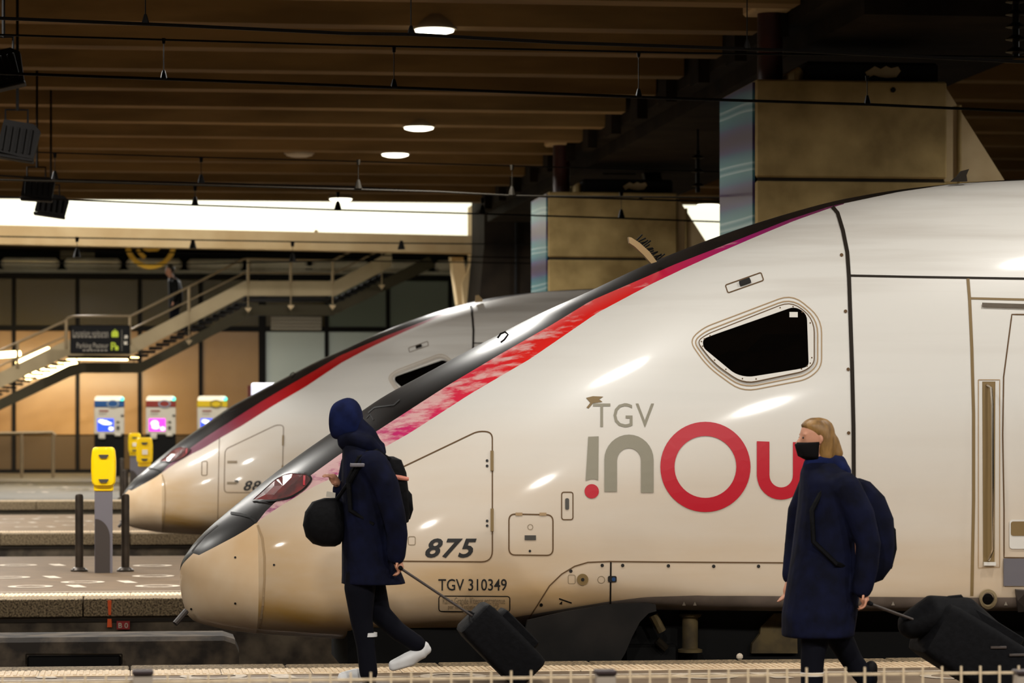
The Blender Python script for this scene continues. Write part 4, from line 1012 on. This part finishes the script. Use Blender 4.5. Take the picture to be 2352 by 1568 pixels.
# ================================================================== VALIDATORS AND BOLLARDS
def validator(px, py, label, sy=1.):
    b0 = floorpt(px, py); t = thing('ticket_validator', label, 'ticket validator', b0, 'yellow ticket validators on the platforms')
    k = 1/205.0            # metres for one photograph pixel at the first validator
    x, y = b0.x, b0.y
    MB().prism([(x+q[0]*k, y+q[1]*k, 0) for q in ((-20,-14),(20,-14),(20,14),(-20,14))], (0,0,192*k)).build('post', 'post', t)
    MB().prism([(x+q[0]*k, y-14*k-.006, q[1]*k) for q in [(-19,0),(14,0),(14,80)]+[(14-33*(1-math.cos(a)), 80+42*math.sin(a)) for a in [math.pi/2*j/8 for j in range(1,9)]]], (0,.006,0)).build('post_dark_panel', 'post_dark', t)  # darker grey panel with a curved top on the post front
    MB().cbox((x-22*k, y-16*k, 182*k), (x+22*k, y+16*k, 206*k), .02).build('collar', 'yellow', t)
    rings = []
    for z, hw in ((198,21),(201,25),(207,26.5),(230,27.5),(255,27.5),(275,25.5),(281,23),(283.5,18)):
        rings.append([(x+q[0]*k, y+q[1]*k, z*k) for q in rounded([(-hw,-22),(hw,-22),(hw+1,20),(-hw-1,20)], 7, 4)])
    MB().loft(rings).build('head', 'yellow', t, True)
    for z in (263, 208):
        MB().prism([(x+q[0]*k, y-22*k-.012, (z+q[1])*k) for q in rounded([(-12,3.5),(12,3.5),(7,-4.5),(-7,-4.5)], 2, 3)], (0,.02,0)).build('ticket_slot', 'slot', t)
    return t
v1 = validator(238, 1315, 'large yellow ticket validator on a grey post between two bollards')
v2 = validator(332, 1196, 'yellow ticket validator just left of the rear train nose')
v3 = validator(309, 1143, 'smallest yellow ticket validator, behind the middle one')
for v in (v2, v3):
    c = v.location; MB().box((c.x-.04, c.y-.122, 1.10), (c.x+.05, c.y-.11, 1.18)).build('sticker', 'paper', v)
def bollard(px, py, h, label, r=.045):
    b0 = floorpt(px, py); x, y = b0.x, b0.y; t = thing('bollard', label, 'bollard', b0, 'dark bronze bollards on the platforms')
    MB().lathe([(r,.03),(r,h-.03),(r*.85,h-.008),(r*.5,h)], (x,y,0), 18).build('shaft', 'bollard', t, True)
    MB().lathe([(.095,0),(.095,.018),(.075,.035),(.05,.05)], (x,y,0), 18).build('base_flange', 'bollard', t, True)
    for k in range(4): MB().lathe([(.012,.018),(.012,.035)], (x+.078*math.cos(k*1.57+.78), y+.078*math.sin(k*1.57+.78), 0), 6).build('bolt', 'bollard', t)
bollard(182, 1312, .86, 'dark bronze bollard left of the large yellow validator'); bollard(288, 1312, .86, 'dark bronze bollard right of the large yellow validator')
bollard(288, 1198, .86, 'dark bronze bollard beside the tip of the rear train nose', .05); bollard(280, 1146, .86, 'dark thin bollard behind the other bollards at the rear nose', .05)

# ================================================================== FLOOR MARKINGS
def marking(px, py, k, label, group):
    c = floorpt(px, py); t = thing('floor_marking', label, 'floor marking', c, group)
    R, r_ = .24*k, .16*k; n = 32
    vs = [(c.x+R*math.cos(2*math.pi*i/n), c.y+R*math.sin(2*math.pi*i/n), .004) for i in range(n)]+[(c.x+r_*math.cos(2*math.pi*i/n), c.y+r_*math.sin(2*math.pi*i/n), .004) for i in range(n)]
    MB().add(vs, [(i,(i+1) % n,n+(i+1) % n,n+i) for i in range(n)]).build('ring', 'paint_white', t)
    MB().add([(c.x+x*k, c.y+y*k, .004) for x, y in ((.36,.24),(.50,.24),(.60,-.24),(.46,-.24))], [(0,1,2,3)]).build('bar', 'paint_white', t)
for px in (-60, 490, 1040, 1620, 2190): marking(px, 1553, .92, 'white ring and bar painted on the near platform', 'painted rings on the near platform')
for px, py in ((40,1298),(350,1299),(20,1326),(352,1323),(190,1337),(362,1346),(70,1347)): marking(px, py, .95, 'white ring and bar painted on the validator platform', 'painted rings on the validator platform')
for px, py in ((30,1192),(110,1188),(60,1210),(170,1206),(20,1200),(150,1197)): marking(px, py, .8, 'pale ring and bar painted on the rear platform', 'painted rings on the rear platform')
for px, py in ((30,1112),(110,1119),(60,1130),(170,1124)): marking(px, py, .9, 'pale ring and bar painted on the far concourse floor', 'painted rings on the far concourse')
lt = MB().ball(floorpt(1699,1514)+Vector((0,0,.02)), (.025,.02,.025), 8, 5).build('paper_scrap', 'paint_white'); tag(lt, 'small white scrap of paper at the platform edge under the train', 'litter')

# ================================================================== FENCE ALONG THE BOTTOM
YN = 13.0
fn = thing('fence', 'blurred low fence of thin pickets along the bottom edge', 'fence', (pix(1176,1568,YN).x, YN, 0))
zt_ = pix(1176,1540,YN).z; k = 0; xq = pix(-90,0,YN).x; x_end = pix(2460,0,YN).x
while xq < x_end:
    MB().box((xq-.004, YN-.004, .05), (xq+.004, YN+.004, zt_)).build('picket', 'fence', fn); xq += 46.5*YN/F
for z in (zt_-.032, .12): MB().box((pix(-100,0,YN).x, YN+.006, z-.005), (x_end, YN+.022, z+.005)).build('fence_rail', 'fence', fn)
for px in (328, 1390, 2352):
    c = pix(px, 1550, YN); z1 = pix(px, 1537, YN).z
    MB().cbox((c.x-.042, YN-.04, 0), (c.x+.042, YN+.04, z1-.02), .006).build('fence_post', 'fence_post', fn); MB().cbox((c.x-.045, YN-.045, z1-.022), (c.x+.045, YN+.045, z1), .005).build('post_cap', 'fence_cap', fn)

# ================================================================== PEOPLE AND LUGGAGE
def fingers(mb, wrist, d, side, nrm, s=1., curl=.5, thumb=1):
    "palm and five separate fingers: d points along the hand, side across it, nrm out of the palm"
    d, side, nrm = d.normalized(), side.normalized(), nrm.normalized(); w_ = Vector(wrist)
    mb.limb([w_, w_+d*.05*s, w_+d*.085*s], [.022*s,.030*s,.030*s], 10, flat=None)
    for k, (o_, L_) in enumerate(((-.030,.068),(-.010,.078),(.010,.073),(.029,.058))):
        a = w_+d*.088*s+side*o_*s; p = [a]; ang = 0.
        for q, f_ in enumerate((.45,.32,.25)):
            ang += curl*(.7 if q == 0 else .9); a = a+(d*math.cos(ang)+nrm*math.sin(ang))*L_*f_*s; p.append(a)
        mb.limb(p, [.0095*s,.009*s,.008*s,.0065*s], 8)
    a = w_+d*.03*s+side*thumb*(-.026)*s
    p = [a, a+(d*.6-side*thumb*.8+nrm*.3).normalized()*.035*s]; p.append(p[1]+(d*.85-side*thumb*.2+nrm*.5).normalized()*.030*s)
    mb.limb(p, [.012*s,.0105*s,.008*s], 8)
def head_mesh(mb, c, face, s=1.):
    "skull, jaw, nose, ears, lips; face is the horizontal looking direction"
    f = face.normalized(); u = Vector((0,0,1)); r = f.cross(u)
    def at(a, b_, h): return c+(f*a+r*b_+u*h)*s
    rings = []
    for h, a0, a1, b_ in ((-.118,.045,.075,.028),(-.105,-.005,.088,.045),(-.075,-.055,.092,.058),(-.04,-.085,.094,.068),(0,-.098,.098,.075),(.04,-.102,.097,.077),(.075,-.092,.086,.070),(.10,-.066,.060,.052),(.115,-.025,.025,.022)):
        m_ = (a0+a1)/2; q = (a1-a0)/2
        rings.append([at(m_+q*math.cos(2*math.pi*k/18), b_*math.sin(2*math.pi*k/18), h) for k in range(18)])
    mb.loft(rings)
    mb.limb([at(.092,0,.012), at(.108,0,-.012), at(.116,0,-.03)], [.010*s,.012*s,.015*s], 8)      # nose
    mb.limb([at(.092,-.022,-.066), at(.098,0,-.065), at(.092,.022,-.066)], [.006*s,.009*s,.006*s], 8)   # mouth
    for e in (-1, 1):
        mb.limb([at(-.006,e*.076,.02), at(-.012,e*.082,-.005), at(-.004,e*.077,-.03)], [.010*s,.014*s,.009*s], 8)
        mb.limb([at(.086,e*.018,.026), at(.084,e*.048,.028)], [.008*s,.008*s], 8)    # brow
        mb.ball(at(.083,e*.032,.008), .012*s, 8, 6)
    mb.limb([at(-.02,0,-.06), at(-.028,0,-.17)], [.055*s,.058*s], 12)
def rig(Yp, sc):
    return lambda px, py, dy=0.: pix(px, py, Yp)+Vector((0, dy, 0))
def torso(mb, p, rings, n=22):
    R = []
    for (x, y, hx, hy) in rings:
        c = p(x, y); h = abs((p(x+hx, y)-c).x); R.append([c+Vector((h*math.copysign(abs(math.cos(a))**.9, math.cos(a)), hy*math.copysign(abs(math.sin(a))**.9, math.sin(a)), 0)) for a in [2*math.pi*k/n for k in range(n)]])
    mb.loft(R)
def shoe(mb, heel, toe, s=1., flat=True):
    h, t = Vector(heel), Vector(toe); m_ = h.lerp(t, .55)
    mb.limb([h+Vector((0,0,.035)), m_+Vector((0,0,.035)), t+Vector((0,0,.028))], [.036*s,.042*s,.030*s], 12)
    mb.limb([h+Vector((0,0,.02)), m_+Vector((0,0,.016)), t+Vector((0,0,.016))], [.034*s,.040*s,.034*s], 12)
    mb.limb([h.lerp(t,.12)+Vector((0,0,.05)), h.lerp(t,.08)+Vector((0,0,.11))], [.042*s,.042*s], 10)

# ---- first traveller: hooded navy parka, dark bag in front, pulls a suitcase
Yp = 19.63; p = rig(Yp, 1)
F1 = floorpt(842, 1563)
a1 = thing('person', 'walking person in a navy hooded parka and dark trousers, pulling a suitcase', 'person', F1)
hc = p(797, 962, .0)
mb = MB(); head_mesh(mb, hc, Vector((-.75,.62,-.15)), .84)
torso(mb, p, [(822,1040,26,.12),(838,1080,40,.19),(842,1150,42,.17),(840,1230,38,.15),(838,1300,42,.16)])
mb.limb([p(822,1020), p(826,1045)], [.06,.07])
mb.limb([p(850,1066,-.19), p(893,1172,-.23), p(900,1268,-.22)], [.05,.042,.030]); mb.limb([p(822,1066,.19), p(803,1176,.20), p(783,1118,.10)], [.05,.04,.030])
fingers(mb, p(901,1270,-.22), Vector((.35,0,-1)), Vector((0,1,0)), Vector((-1,0,-.3)), 1.0, .75)
fingers(mb, p(783,1120,.10), Vector((-.55,-.35,.75)), Vector((0,1,.2)), Vector((-.8,0,-.6)), 1.0, .55)
mb.limb([p(830,1290,-.08), p(829,1415,-.07), p(843,1535,-.06)], [.08,.055,.04]); mb.limb([p(842,1290,.08), p(872,1408,.08), p(955,1478,.08)], [.08,.055,.04])
remesh(mb.build('body', 'skin', a1, True), .008, 2)
mb = MB()
torso(mb, p, [(832,1290,46,.185),(833,1318,47,.185)])
mb.limb([p(828,1300,-.085), p(824,1350,-.085), p(828,1420,-.075), p(838,1480,-.07), p(845,1545,-.065)], [.105,.102,.074,.062,.060]); mb.limb([p(845,1300,.085), p(856,1360,.085), p(876,1412,.085), p(915,1450,.085), p(962,1482,.085)], [.105,.10,.074,.062,.058])
remesh(mb.build('trousers', 'trouser', a1, True), .012, 3)
mb = MB()
torso(mb, p, [(822,1022,36,.10),(836,1042,50,.18),(843,1068,58,.235),(846,1110,62,.245),(846,1170,62,.235),(846,1230,61,.225),(848,1290,63,.225),(855,1322,70,.235),(858,1340,74,.24)])
mb.limb([p(852,1066,-.20), p(878,1110,-.25), p(897,1180,-.27), p(905,1225,-.26), p(903,1272,-.24)], [.10,.088,.075,.068,.060]); mb.limb([p(822,1066,.19), p(808,1120,.24), p(802,1178,.23), p(793,1150,.16), p(785,1124,.11)], [.10,.085,.072,.064,.055])
mb.limb([p(866,1300,-.1), p(905,1316,-.08)], [.10,.045])
remesh(mb.build('parka', 'navy', a1, True), .012, 3)
mb = MB()
f_ = Vector((-.80,.55,-.12)).normalized(); u_ = Vector((0,0,1)); r_ = f_.cross(u_).normalized()
rings = []
for a, hw, hu, dz in ((.098,.076,.112,-.004),(.075,.084,.124,.0),(.04,.090,.132,.002),(0,.094,.138,.004),(-.04,.092,.132,.0),(-.075,.078,.110,-.008),(-.10,.042,.06,-.014)):
    rings.append([hc+f_*a+r_*hw*math.cos(2*math.pi*k/22)+u_*(hu*math.sin(2*math.pi*k/22)+dz) for k in range(22)])
mb.loft(rings, cap=False); mb.f.append(tuple(len(mb.v)-22+i for i in range(22))); mb.m.append(0)
hd_ = mb.build('hood', 'navy_bright', a1, True); q = hd_.modifiers.new('thickness', 'SOLIDIFY'); q.thickness = .012; q = hd_.modifiers.new('smooth', 'SUBSURF'); q.levels = q.render_levels = 1
mb = MB(); mb.limb([p(803,1010), p(832,1024), p(858,1034)], [.085,.105,.085], 14); mb.limb([p(816,975), p(840,1004), p(864,1038)], [.065,.08,.06], 14); mb.limb([p(806,1006,-.06), p(842,1018,-.1), p(868,1040,-.09)], [.05,.06,.04]); mb.limb([p(806,1006,.06), p(842,1018,.1), p(868,1040,.09)], [.05,.06,.04])
remesh(mb.build('collar', 'navy', a1, True), .012, 3)
mb = MB(); shoe(mb, floorpt(853,1561)+Vector((0,-.0,0)), floorpt(822,1563)+Vector((-.10,0,0)), 1.05); remesh(mb.build('shoe', 'shoe', a1, True), .008, 2)
mb = MB(); mb.limb([p(978,1486,.085), p(972,1500,.085), p(940,1514,.085), p(905,1528,.085)], [.034,.044,.042,.030], 12); mb.limb([p(984,1494,.085), p(945,1521,.085), p(905,1534,.085)], [.03,.034,.028], 12); remesh(mb.build('shoe', 'shoe', a1, True), .008, 2)
mb = MB(); c_ = p(841,1455,-.068); mb.lathe([(.0655,-.013),(.0665,-.012),(.0665,.012),(.0655,.013)], c_, 24); mb.build('reflective_band', 'reflector', a1, True)
mb = MB(); c_ = p(812,1066,-.262); mb.cbox((c_.x-.04,c_.y-.01,c_.z-.012), (c_.x+.06,c_.y+.03,c_.z+.01), .004); mb.build('reflective_patch', 'post', a1)
# things carried
cd = thing('card', 'small pale card held up by the hooded person', 'card', p(762,1128,.06)); 
MB().prism([p(752,1128,.06), p(772,1132,.06), p(771,1144,.06), p(750,1141,.06)], (0,.012,0)).build('sheet', 'paper', cd)
bgp = thing('backpack', 'black backpack on the back of the hooded person', 'backpack', p(905,1205,.05))
def softbox(mb, p, rings, n=20, e=.55):
    R = []
    for (x, y, hx, hy) in rings:
        c = p(x, y); h = abs((p(x+hx, y)-c).x); R.append([c+Vector((h*math.copysign(abs(math.cos(a))**e, math.cos(a)), hy*math.copysign(abs(math.sin(a))**e, math.sin(a)), 0)) for a in [2*math.pi*k/n for k in range(n)]])
    mb.loft(R)
pb = lambda x, y: p(x, y, .04)
mb = MB(); softbox(mb, pb, [(893,1048,12,.08),(898,1056,24,.13),(903,1085,30,.16),(906,1130,32,.165),(909,1180,33,.165),(909,1198,29,.15),(908,1205,18,.10)]); mb.build('pack', 'bagblack', bgp, True)
mb = MB(); softbox(mb, pb, [(930,1125,8,.09),(934,1135,12,.11),(937,1170,12,.115),(934,1192,8,.09)]); mb.build('front_pocket', 'bagblack', bgp, True)
for s_ in (-1, 1): MB().tube([p(893,1055,.04+s_*.11), p(862,1035,s_*.16), p(820,1050,s_*.19), p(795,1100,s_*.20), p(800,1170,s_*.20), p(850,1200,s_*.22), p(890,1190,.04+s_*.13)], .016, 6).build('strap', 'bagblack', bgp, True)
MB().tube([p(895,1092,-.125), p(915,1096,-.14), p(934,1099,-.13)], [.012,.016,.012], 8).build('pink_strap', 'pink', bgp, True)
sb = thing('shoulder_bag', 'round black bag hanging in front of the hooded person', 'bag', p(745,1255,0))
pc = lambda x, y: p(x, y, -.02)
mb = MB(); softbox(mb, pc, [(758,1143,14,.05),(750,1152,34,.09),(746,1175,46,.12),(744,1205,49,.13),(746,1232,44,.12),(750,1248,32,.09),(754,1254,16,.05)], 20, .75); mb.build('bag_body', 'bagblack', sb, True)
MB().tube([p(770,1150,-.06), p(800,1100,-.22), p(830,1050,-.235), p(842,1034,-.12)], .014, 6).build('strap', 'bagblack', sb, True)
def suitcase(name, label, p, A, B, thick, width, hand, hpos, dy=0., wheels=True, m='bagblack'):
    "A top centre, B bottom centre (pixels) of the tilted case; thick in metres, width across"
    a, c = p(*A, dy), p(*B, dy); ax = (a-c); L_ = ax.length; ax.normalize(); nx = Vector((ax.z, 0, -ax.x)); t = thing(name, label, 'suitcase', c)
    mb = MB(); R = []
    for f_, s_ in ((0,.80),(.03,.96),(.12,1),(.5,1.02),(.88,1),(.97,.94),(1,.78)):
        q = c+ax*L_*f_; R.append([q+nx*(x_*thick/2*s_)+Vector((0, y_*width/2*s_, 0)) for x_, y_ in rounded([(-1,-1),(1,-1),(1,1),(-1,1)], .3, 4)])
    mb.loft(R); mb.build('shell', m, t, True)
    mb = MB(); R = []
    for f_, s_ in ((.2,.6),(.23,.85),(.55,.9),(.76,.85),(.79,.6)):
        q = c+ax*L_*f_+nx*(thick*.5+.02); R.append([q+nx*(x_*.035*s_)+Vector((0, y_*width*.4*s_, 0)) for x_, y_ in rounded([(-1,-1),(1,-1),(1,1),(-1,1)], .3, 3)])
    mb.loft(R); mb.build('front_pocket', m, t, True)
    h = Vector(hand); top = c+ax*L_
    for s_ in (-1, 1): MB().tube([top+Vector((0,s_*.07,0)), h+Vector((0,s_*.07,0))], .008, 8).build('handle_tube', 'post_dark', t, True)
    MB().limb([h+Vector((0,-.085,0)), h+Vector((0,0,.004)), h+Vector((0,.085,0))], [.014,.016,.014], 10).build('handle_grip', 'bagblack', t, True)
    MB().tube([top+nx*.02+Vector((0,-.06,-.005)), top+ax*.03+Vector((0,-.04,0)), top+ax*.03+Vector((0,.04,0)), top+nx*.02+Vector((0,.06,-.005))], .010, 6).build('carry_handle', 'bagblack', t, True)
    for s_ in (-1, 1): 
        wc = c-ax*.015-nx*(thick*.42)+Vector((0, s_*width*.38, 0)); MB().lathe([(.012,-.015),(.035,-.014),(.035,.014),(.012,.015)], wc, 16, 'y').build('wheel', 'blackmetal', t, True)
    for f_ in (.35,.62): MB().box((c+ax*L_*f_-nx*thick*.1).to_tuple(), (c+ax*L_*f_-nx*thick*.1+Vector((.001,.001,.001))).to_tuple())
    return t
suitcase('suitcase', 'tilted black suitcase trailing behind the hooded person', p, (1078,1410), (1212,1545), .27, .40, p(912,1300,-.20), None, -.10)
# ---- second traveller: blond, black mask, long navy coat, backpack
Yp2 = 18.3; p2 = rig(Yp2, 1); F2 = Vector((pix(1862,1560,Yp2).x, Yp2, 0))
a2 = thing('person', 'walking blond person with a black face mask and long navy coat', 'person', F2)
hc2 = p2(1873, 1006, 0.); fc = Vector((-1,-.12,-.05))
mb = MB(); head_mesh(mb, hc2, fc, 1.0)
torso(mb, p2, [(1895,1085,30,.12),(1900,1120,44,.17),(1905,1200,46,.16),(1898,1290,42,.15),(1890,1370,44,.16)])
mb.limb([p2(1885,1050), p2(1893,1090)], [.055,.065])
mb.limb([p2(1925,1115,-.17), p2(1960,1240,-.21), p2(1960,1345,-.22)], [.05,.042,.030]); mb.limb([p2(1890,1115,.17), p2(1862,1240,.20), p2(1832,1330,.18)], [.05,.042,.030])
fingers(mb, p2(1956,1342,-.22), Vector((.35,0,-1)), Vector((0,1,0)), Vector((-1,0,-.35)), 1.0, .7); fingers(mb, p2(1832,1330,.18), Vector((-.3,0,-1)), Vector((0,1,0)), Vector((-1,0,-.2)), 1.0, .5)
mb.limb([p2(1880,1370,-.08), p2(1862,1470,-.07), p2(1858,1570,-.06)], [.08,.055,.04]); mb.limb([p2(1895,1370,.08), p2(1940,1475,.08), p2(1990,1560,.08)], [.08,.055,.04])
remesh(mb.build('body', 'skin', a2, True), .008, 2)
mb = MB(); torso(mb, p2, [(1890,1370,48,.18),(1888,1400,48,.18)])
mb.limb([p2(1880,1390,-.085), p2(1866,1460,-.08), p2(1860,1510,-.075), p2(1858,1572,-.07)], [.105,.088,.074,.066]); mb.limb([p2(1895,1390,.085), p2(1935,1465,.085), p2(1965,1520,.085), p2(1998,1562,.085)], [.105,.085,.068,.060])
remesh(mb.build('trousers', 'trouser', a2, True), .012, 3)
mb = MB()
torso(mb, p2, [(1886,1062,38,.09),(1892,1082,52,.15),(1899,1106,60,.215),(1902,1150,66,.23),(1900,1210,72,.225),(1895,1280,76,.22),(1890,1350,82,.23),(1882,1410,84,.24),(1878,1462,80,.24)])
mb.limb([p2(1925,1118,-.18), p2(1955,1180,-.235), p2(1972,1245,-.25), p2(1968,1300,-.25), p2(1960,1345,-.235)], [.10,.09,.078,.072,.064]); mb.limb([p2(1885,1118,.18), p2(1860,1180,.23), p2(1850,1245,.24), p2(1834,1325,.19)], [.10,.09,.075,.062])
remesh(mb.build('coat', 'navy', a2, True), .012, 3)
mb = MB(); mb.limb([p2(1868,1072), p2(1895,1066), p2(1922,1068)], [.07,.088,.07], 14); mb.limb([p2(1925,1075,-.05), p2(1935,1085,0), p2(1925,1075,.05)], [.05,.06,.05]); remesh(mb.build('collar', 'navy_bright', a2, True), .012, 3)
fd = fc.normalized(); rd = fd.cross(u_).normalized()
def hat(a, b_, h): return hc2+fd*a+rd*b_+u_*h
mb = MB()
rings = []
for h, a0, a1_, b_ in ((-.16,-.10,-.02,.070),(-.12,-.118,.0,.084),(-.06,-.124,.012,.090),(0,-.124,.03,.092),(.05,-.120,.078,.090),(.085,-.106,.094,.080),(.112,-.075,.066,.058),(.126,-.03,.03,.026)):
    m_ = (a0+a1_)/2; qx = (a1_-a0)/2; rings.append([hat(m_+qx*math.cos(2*math.pi*k/20), b_*math.sin(2*math.pi*k/20), h) for k in range(20)])
mb.loft(rings); mb.limb([hat(-.10,0,-.02), hat(-.125,0,-.10), hat(-.10,0,-.20)], [.05,.055,.03]); 
remesh(mb.build('hair', 'hair_blond', a2, True), .010, 3)
mb = MB(); rings = []
for h, a_, b_ in ((-.125,.060,.052),(-.10,.108,.062),(-.065,.118,.069),(-.035,.126,.076),(-.022,.118,.078)):
    rings.append([hat(-.0+a_*math.cos(t), b_*math.sin(t), h) for t in [math.pi*(k/14-.5)*.98 for k in range(15)]])
mb.add([q_ for r0 in rings for q_ in r0], [(k*15+i,k*15+i+1,k*15+i+16,k*15+i+15) for k in range(4) for i in range(14)])
mk = mb.build('face_mask', 'mask', a2, True); q = mk.modifiers.new('thickness', 'SOLIDIFY'); q.thickness = .006
for y0, y1, hz in ((1572,1597,0),):
    z0 = Vector((0,0,0)); mb = MB(); c_ = p2(1858,1572,-.07); shoe(mb, Vector((c_.x+.05,c_.y,0)), Vector((c_.x-.17,c_.y,0)), 1.0); remesh(mb.build('shoe', 'shoe_dark', a2, True), .008, 2)
c_ = p2(2000,1566,.085); mb = MB(); shoe(mb, c_+Vector((.03,0,-.02)), Vector((c_.x-.06,c_.y,.0)), 1.0); remesh(mb.build('shoe', 'shoe_dark', a2, True), .008, 2)
mb = MB(); c_ = p2(1859,1545,-.072); mb.lathe([(.071,-.012),(.072,-.011),(.072,.011),(.071,.012)], c_, 24); mb.build('reflective_band', 'reflector', a2, True)
bk2 = thing('backpack', 'large round dark backpack on the back of the blond person', 'backpack', p2(2000,1340,0))
pd = lambda x, y: p2(x, y, .03)
mb = MB(); softbox(mb, pd, [(1962,1098,14,.07),(1970,1106,28,.12),(1984,1140,46,.16),(1996,1190,54,.175),(2000,1250,54,.18),(1998,1300,50,.175),(1990,1330,36,.15),(1984,1340,18,.10)], 20, .7); mb.build('pack', 'bagblack', bk2, True).data.materials[0] = M['navy']
mb = MB(); softbox(mb, pd, [(2038,1200,7,.08),(2043,1215,12,.11),(2044,1260,13,.12),(2038,1305,9,.09)], 20, .7); mb.build('front_pocket', 'bagblack', bk2, True)
for s_ in (-1, 1): MB().tube([p2(1965,1105,.03+s_*.10), p2(1925,1095,s_*.15), p2(1880,1112,s_*.18), p2(1848,1170,s_*.2), p2(1850,1240,s_*.22), p2(1900,1290,s_*.235), p2(1965,1310,.03+s_*.14)], .016, 6).build('strap', 'bagblack', bk2, True)
suitcase('suitcase', 'large tilted black suitcase behind the blond person at the right edge', p2, (2120,1432), (2330,1560), .36, .46, p2(1975,1380,-.2), None, -.1)
du = thing('duffel_bag', 'black duffel bag lying on the large suitcase at the right edge', 'bag', p2(2190,1440,-.1))
mb = MB(); mb.limb([p2(2085,1432,-.1), p2(2130,1412,-.1), p2(2200,1418,-.1), p2(2262,1462,-.1)], [.09,.13,.14,.11], 18, flat=1.4); remesh(mb.build('bag_body', 'bagblack', du, True), .015, 3)
MB().tube([p2(2145,1395,-.18), p2(2165,1370,-.14), p2(2195,1368,-.10), p2(2220,1398,-.1)], .016, 6).build('strap', 'bagblack', du, True)
for (x, y) in ((2258,1477), (2300,1494)):
    c_ = p2(x, y, -.34); MB().cbox((c_.x-.05,c_.y-.004,c_.z-.008), (c_.x+.05,c_.y+.03,c_.z+.008), .003).build('tag', 'post_dark', du)
# ---- man on the stairs
Yq = 83.0; p3 = rig(Yq, 1); a3 = thing('person', 'person in black going up the stairs below the round yellow sign', 'person', p3(400,722))
mb = MB(); head_mesh(mb, p3(389,622), Vector((-.9,-.3,0)), 1.05)
mb.limb([p3(394,634), p3(398,645)], [.06,.08]); torso(mb, p3, [(398,640,8,.14),(401,650,14,.2),(402,670,15,.2),(402,690,14,.18),(402,700,13,.18)])
mb.limb([p3(402,645,-.2), p3(404,670,-.26), p3(398,692,-.24)], [.07,.06,.04]); mb.limb([p3(400,645,.2), p3(400,670,.26), p3(394,690,.22)], [.07,.06,.04])
fingers(mb, p3(398,692,-.24), Vector((-.2,0,-1)), Vector((0,1,0)), Vector((-1,0,0)), 1., .5); fingers(mb, p3(394,690,.22), Vector((-.2,0,-1)), Vector((0,1,0)), Vector((-1,0,0)), 1., .5)
mb.limb([p3(400,696,-.09), p3(396,722,-.09), p3(400,760,-.09)], [.09,.07,.05]); mb.limb([p3(404,696,.09), p3(404,724,.09), p3(408,756,.09)], [.09,.07,.05])
remesh(mb.build('body', 'skin', a3, True), .02, 2)
mb = MB(); torso(mb, p3, [(396,637,8,.12),(400,646,15,.22),(403,670,17,.24),(403,696,16,.22),(402,706,15,.22)]); mb.limb([p3(402,648,-.2), p3(405,670,-.27), p3(399,690,-.25)], [.10,.085,.065]); mb.limb([p3(400,648,.2), p3(401,670,.27), p3(395,688,.23)], [.10,.085,.065]); remesh(mb.build('jacket', 'black', a3, True), .02, 3)
mb = MB(); mb.limb([p3(399,700,-.09), p3(396,724,-.09), p3(400,758,-.09)], [.11,.09,.07]); mb.limb([p3(404,700,.09), p3(405,726,.09), p3(408,754,.09)], [.11,.09,.07]); remesh(mb.build('trousers', 'trouser', a3, True), .02, 3)
mb = MB(); c_ = p3(390,620); mb.ball(c_+Vector((.02,.01,.03)), (.115,.09,.11), 14, 8); mb.build('hair', 'hair_dark', a3, True)
for x, dy, y in ((399,-.09,764),(407,.09,760)):
    mb = MB(); c_ = p3(x,y,dy); shoe(mb, c_+Vector((.04,0,0)), c_+Vector((-.18,0,0)), 1.); mb.build('shoe', 'shoe_dark', a3, True)
# face details of the blond person
for e in (-1, 1):
    MB().ball(hat(.089, e*.032, .008), (.008,.008,.007), 8, 5).build('eye', 'hair_dark', a2, True)
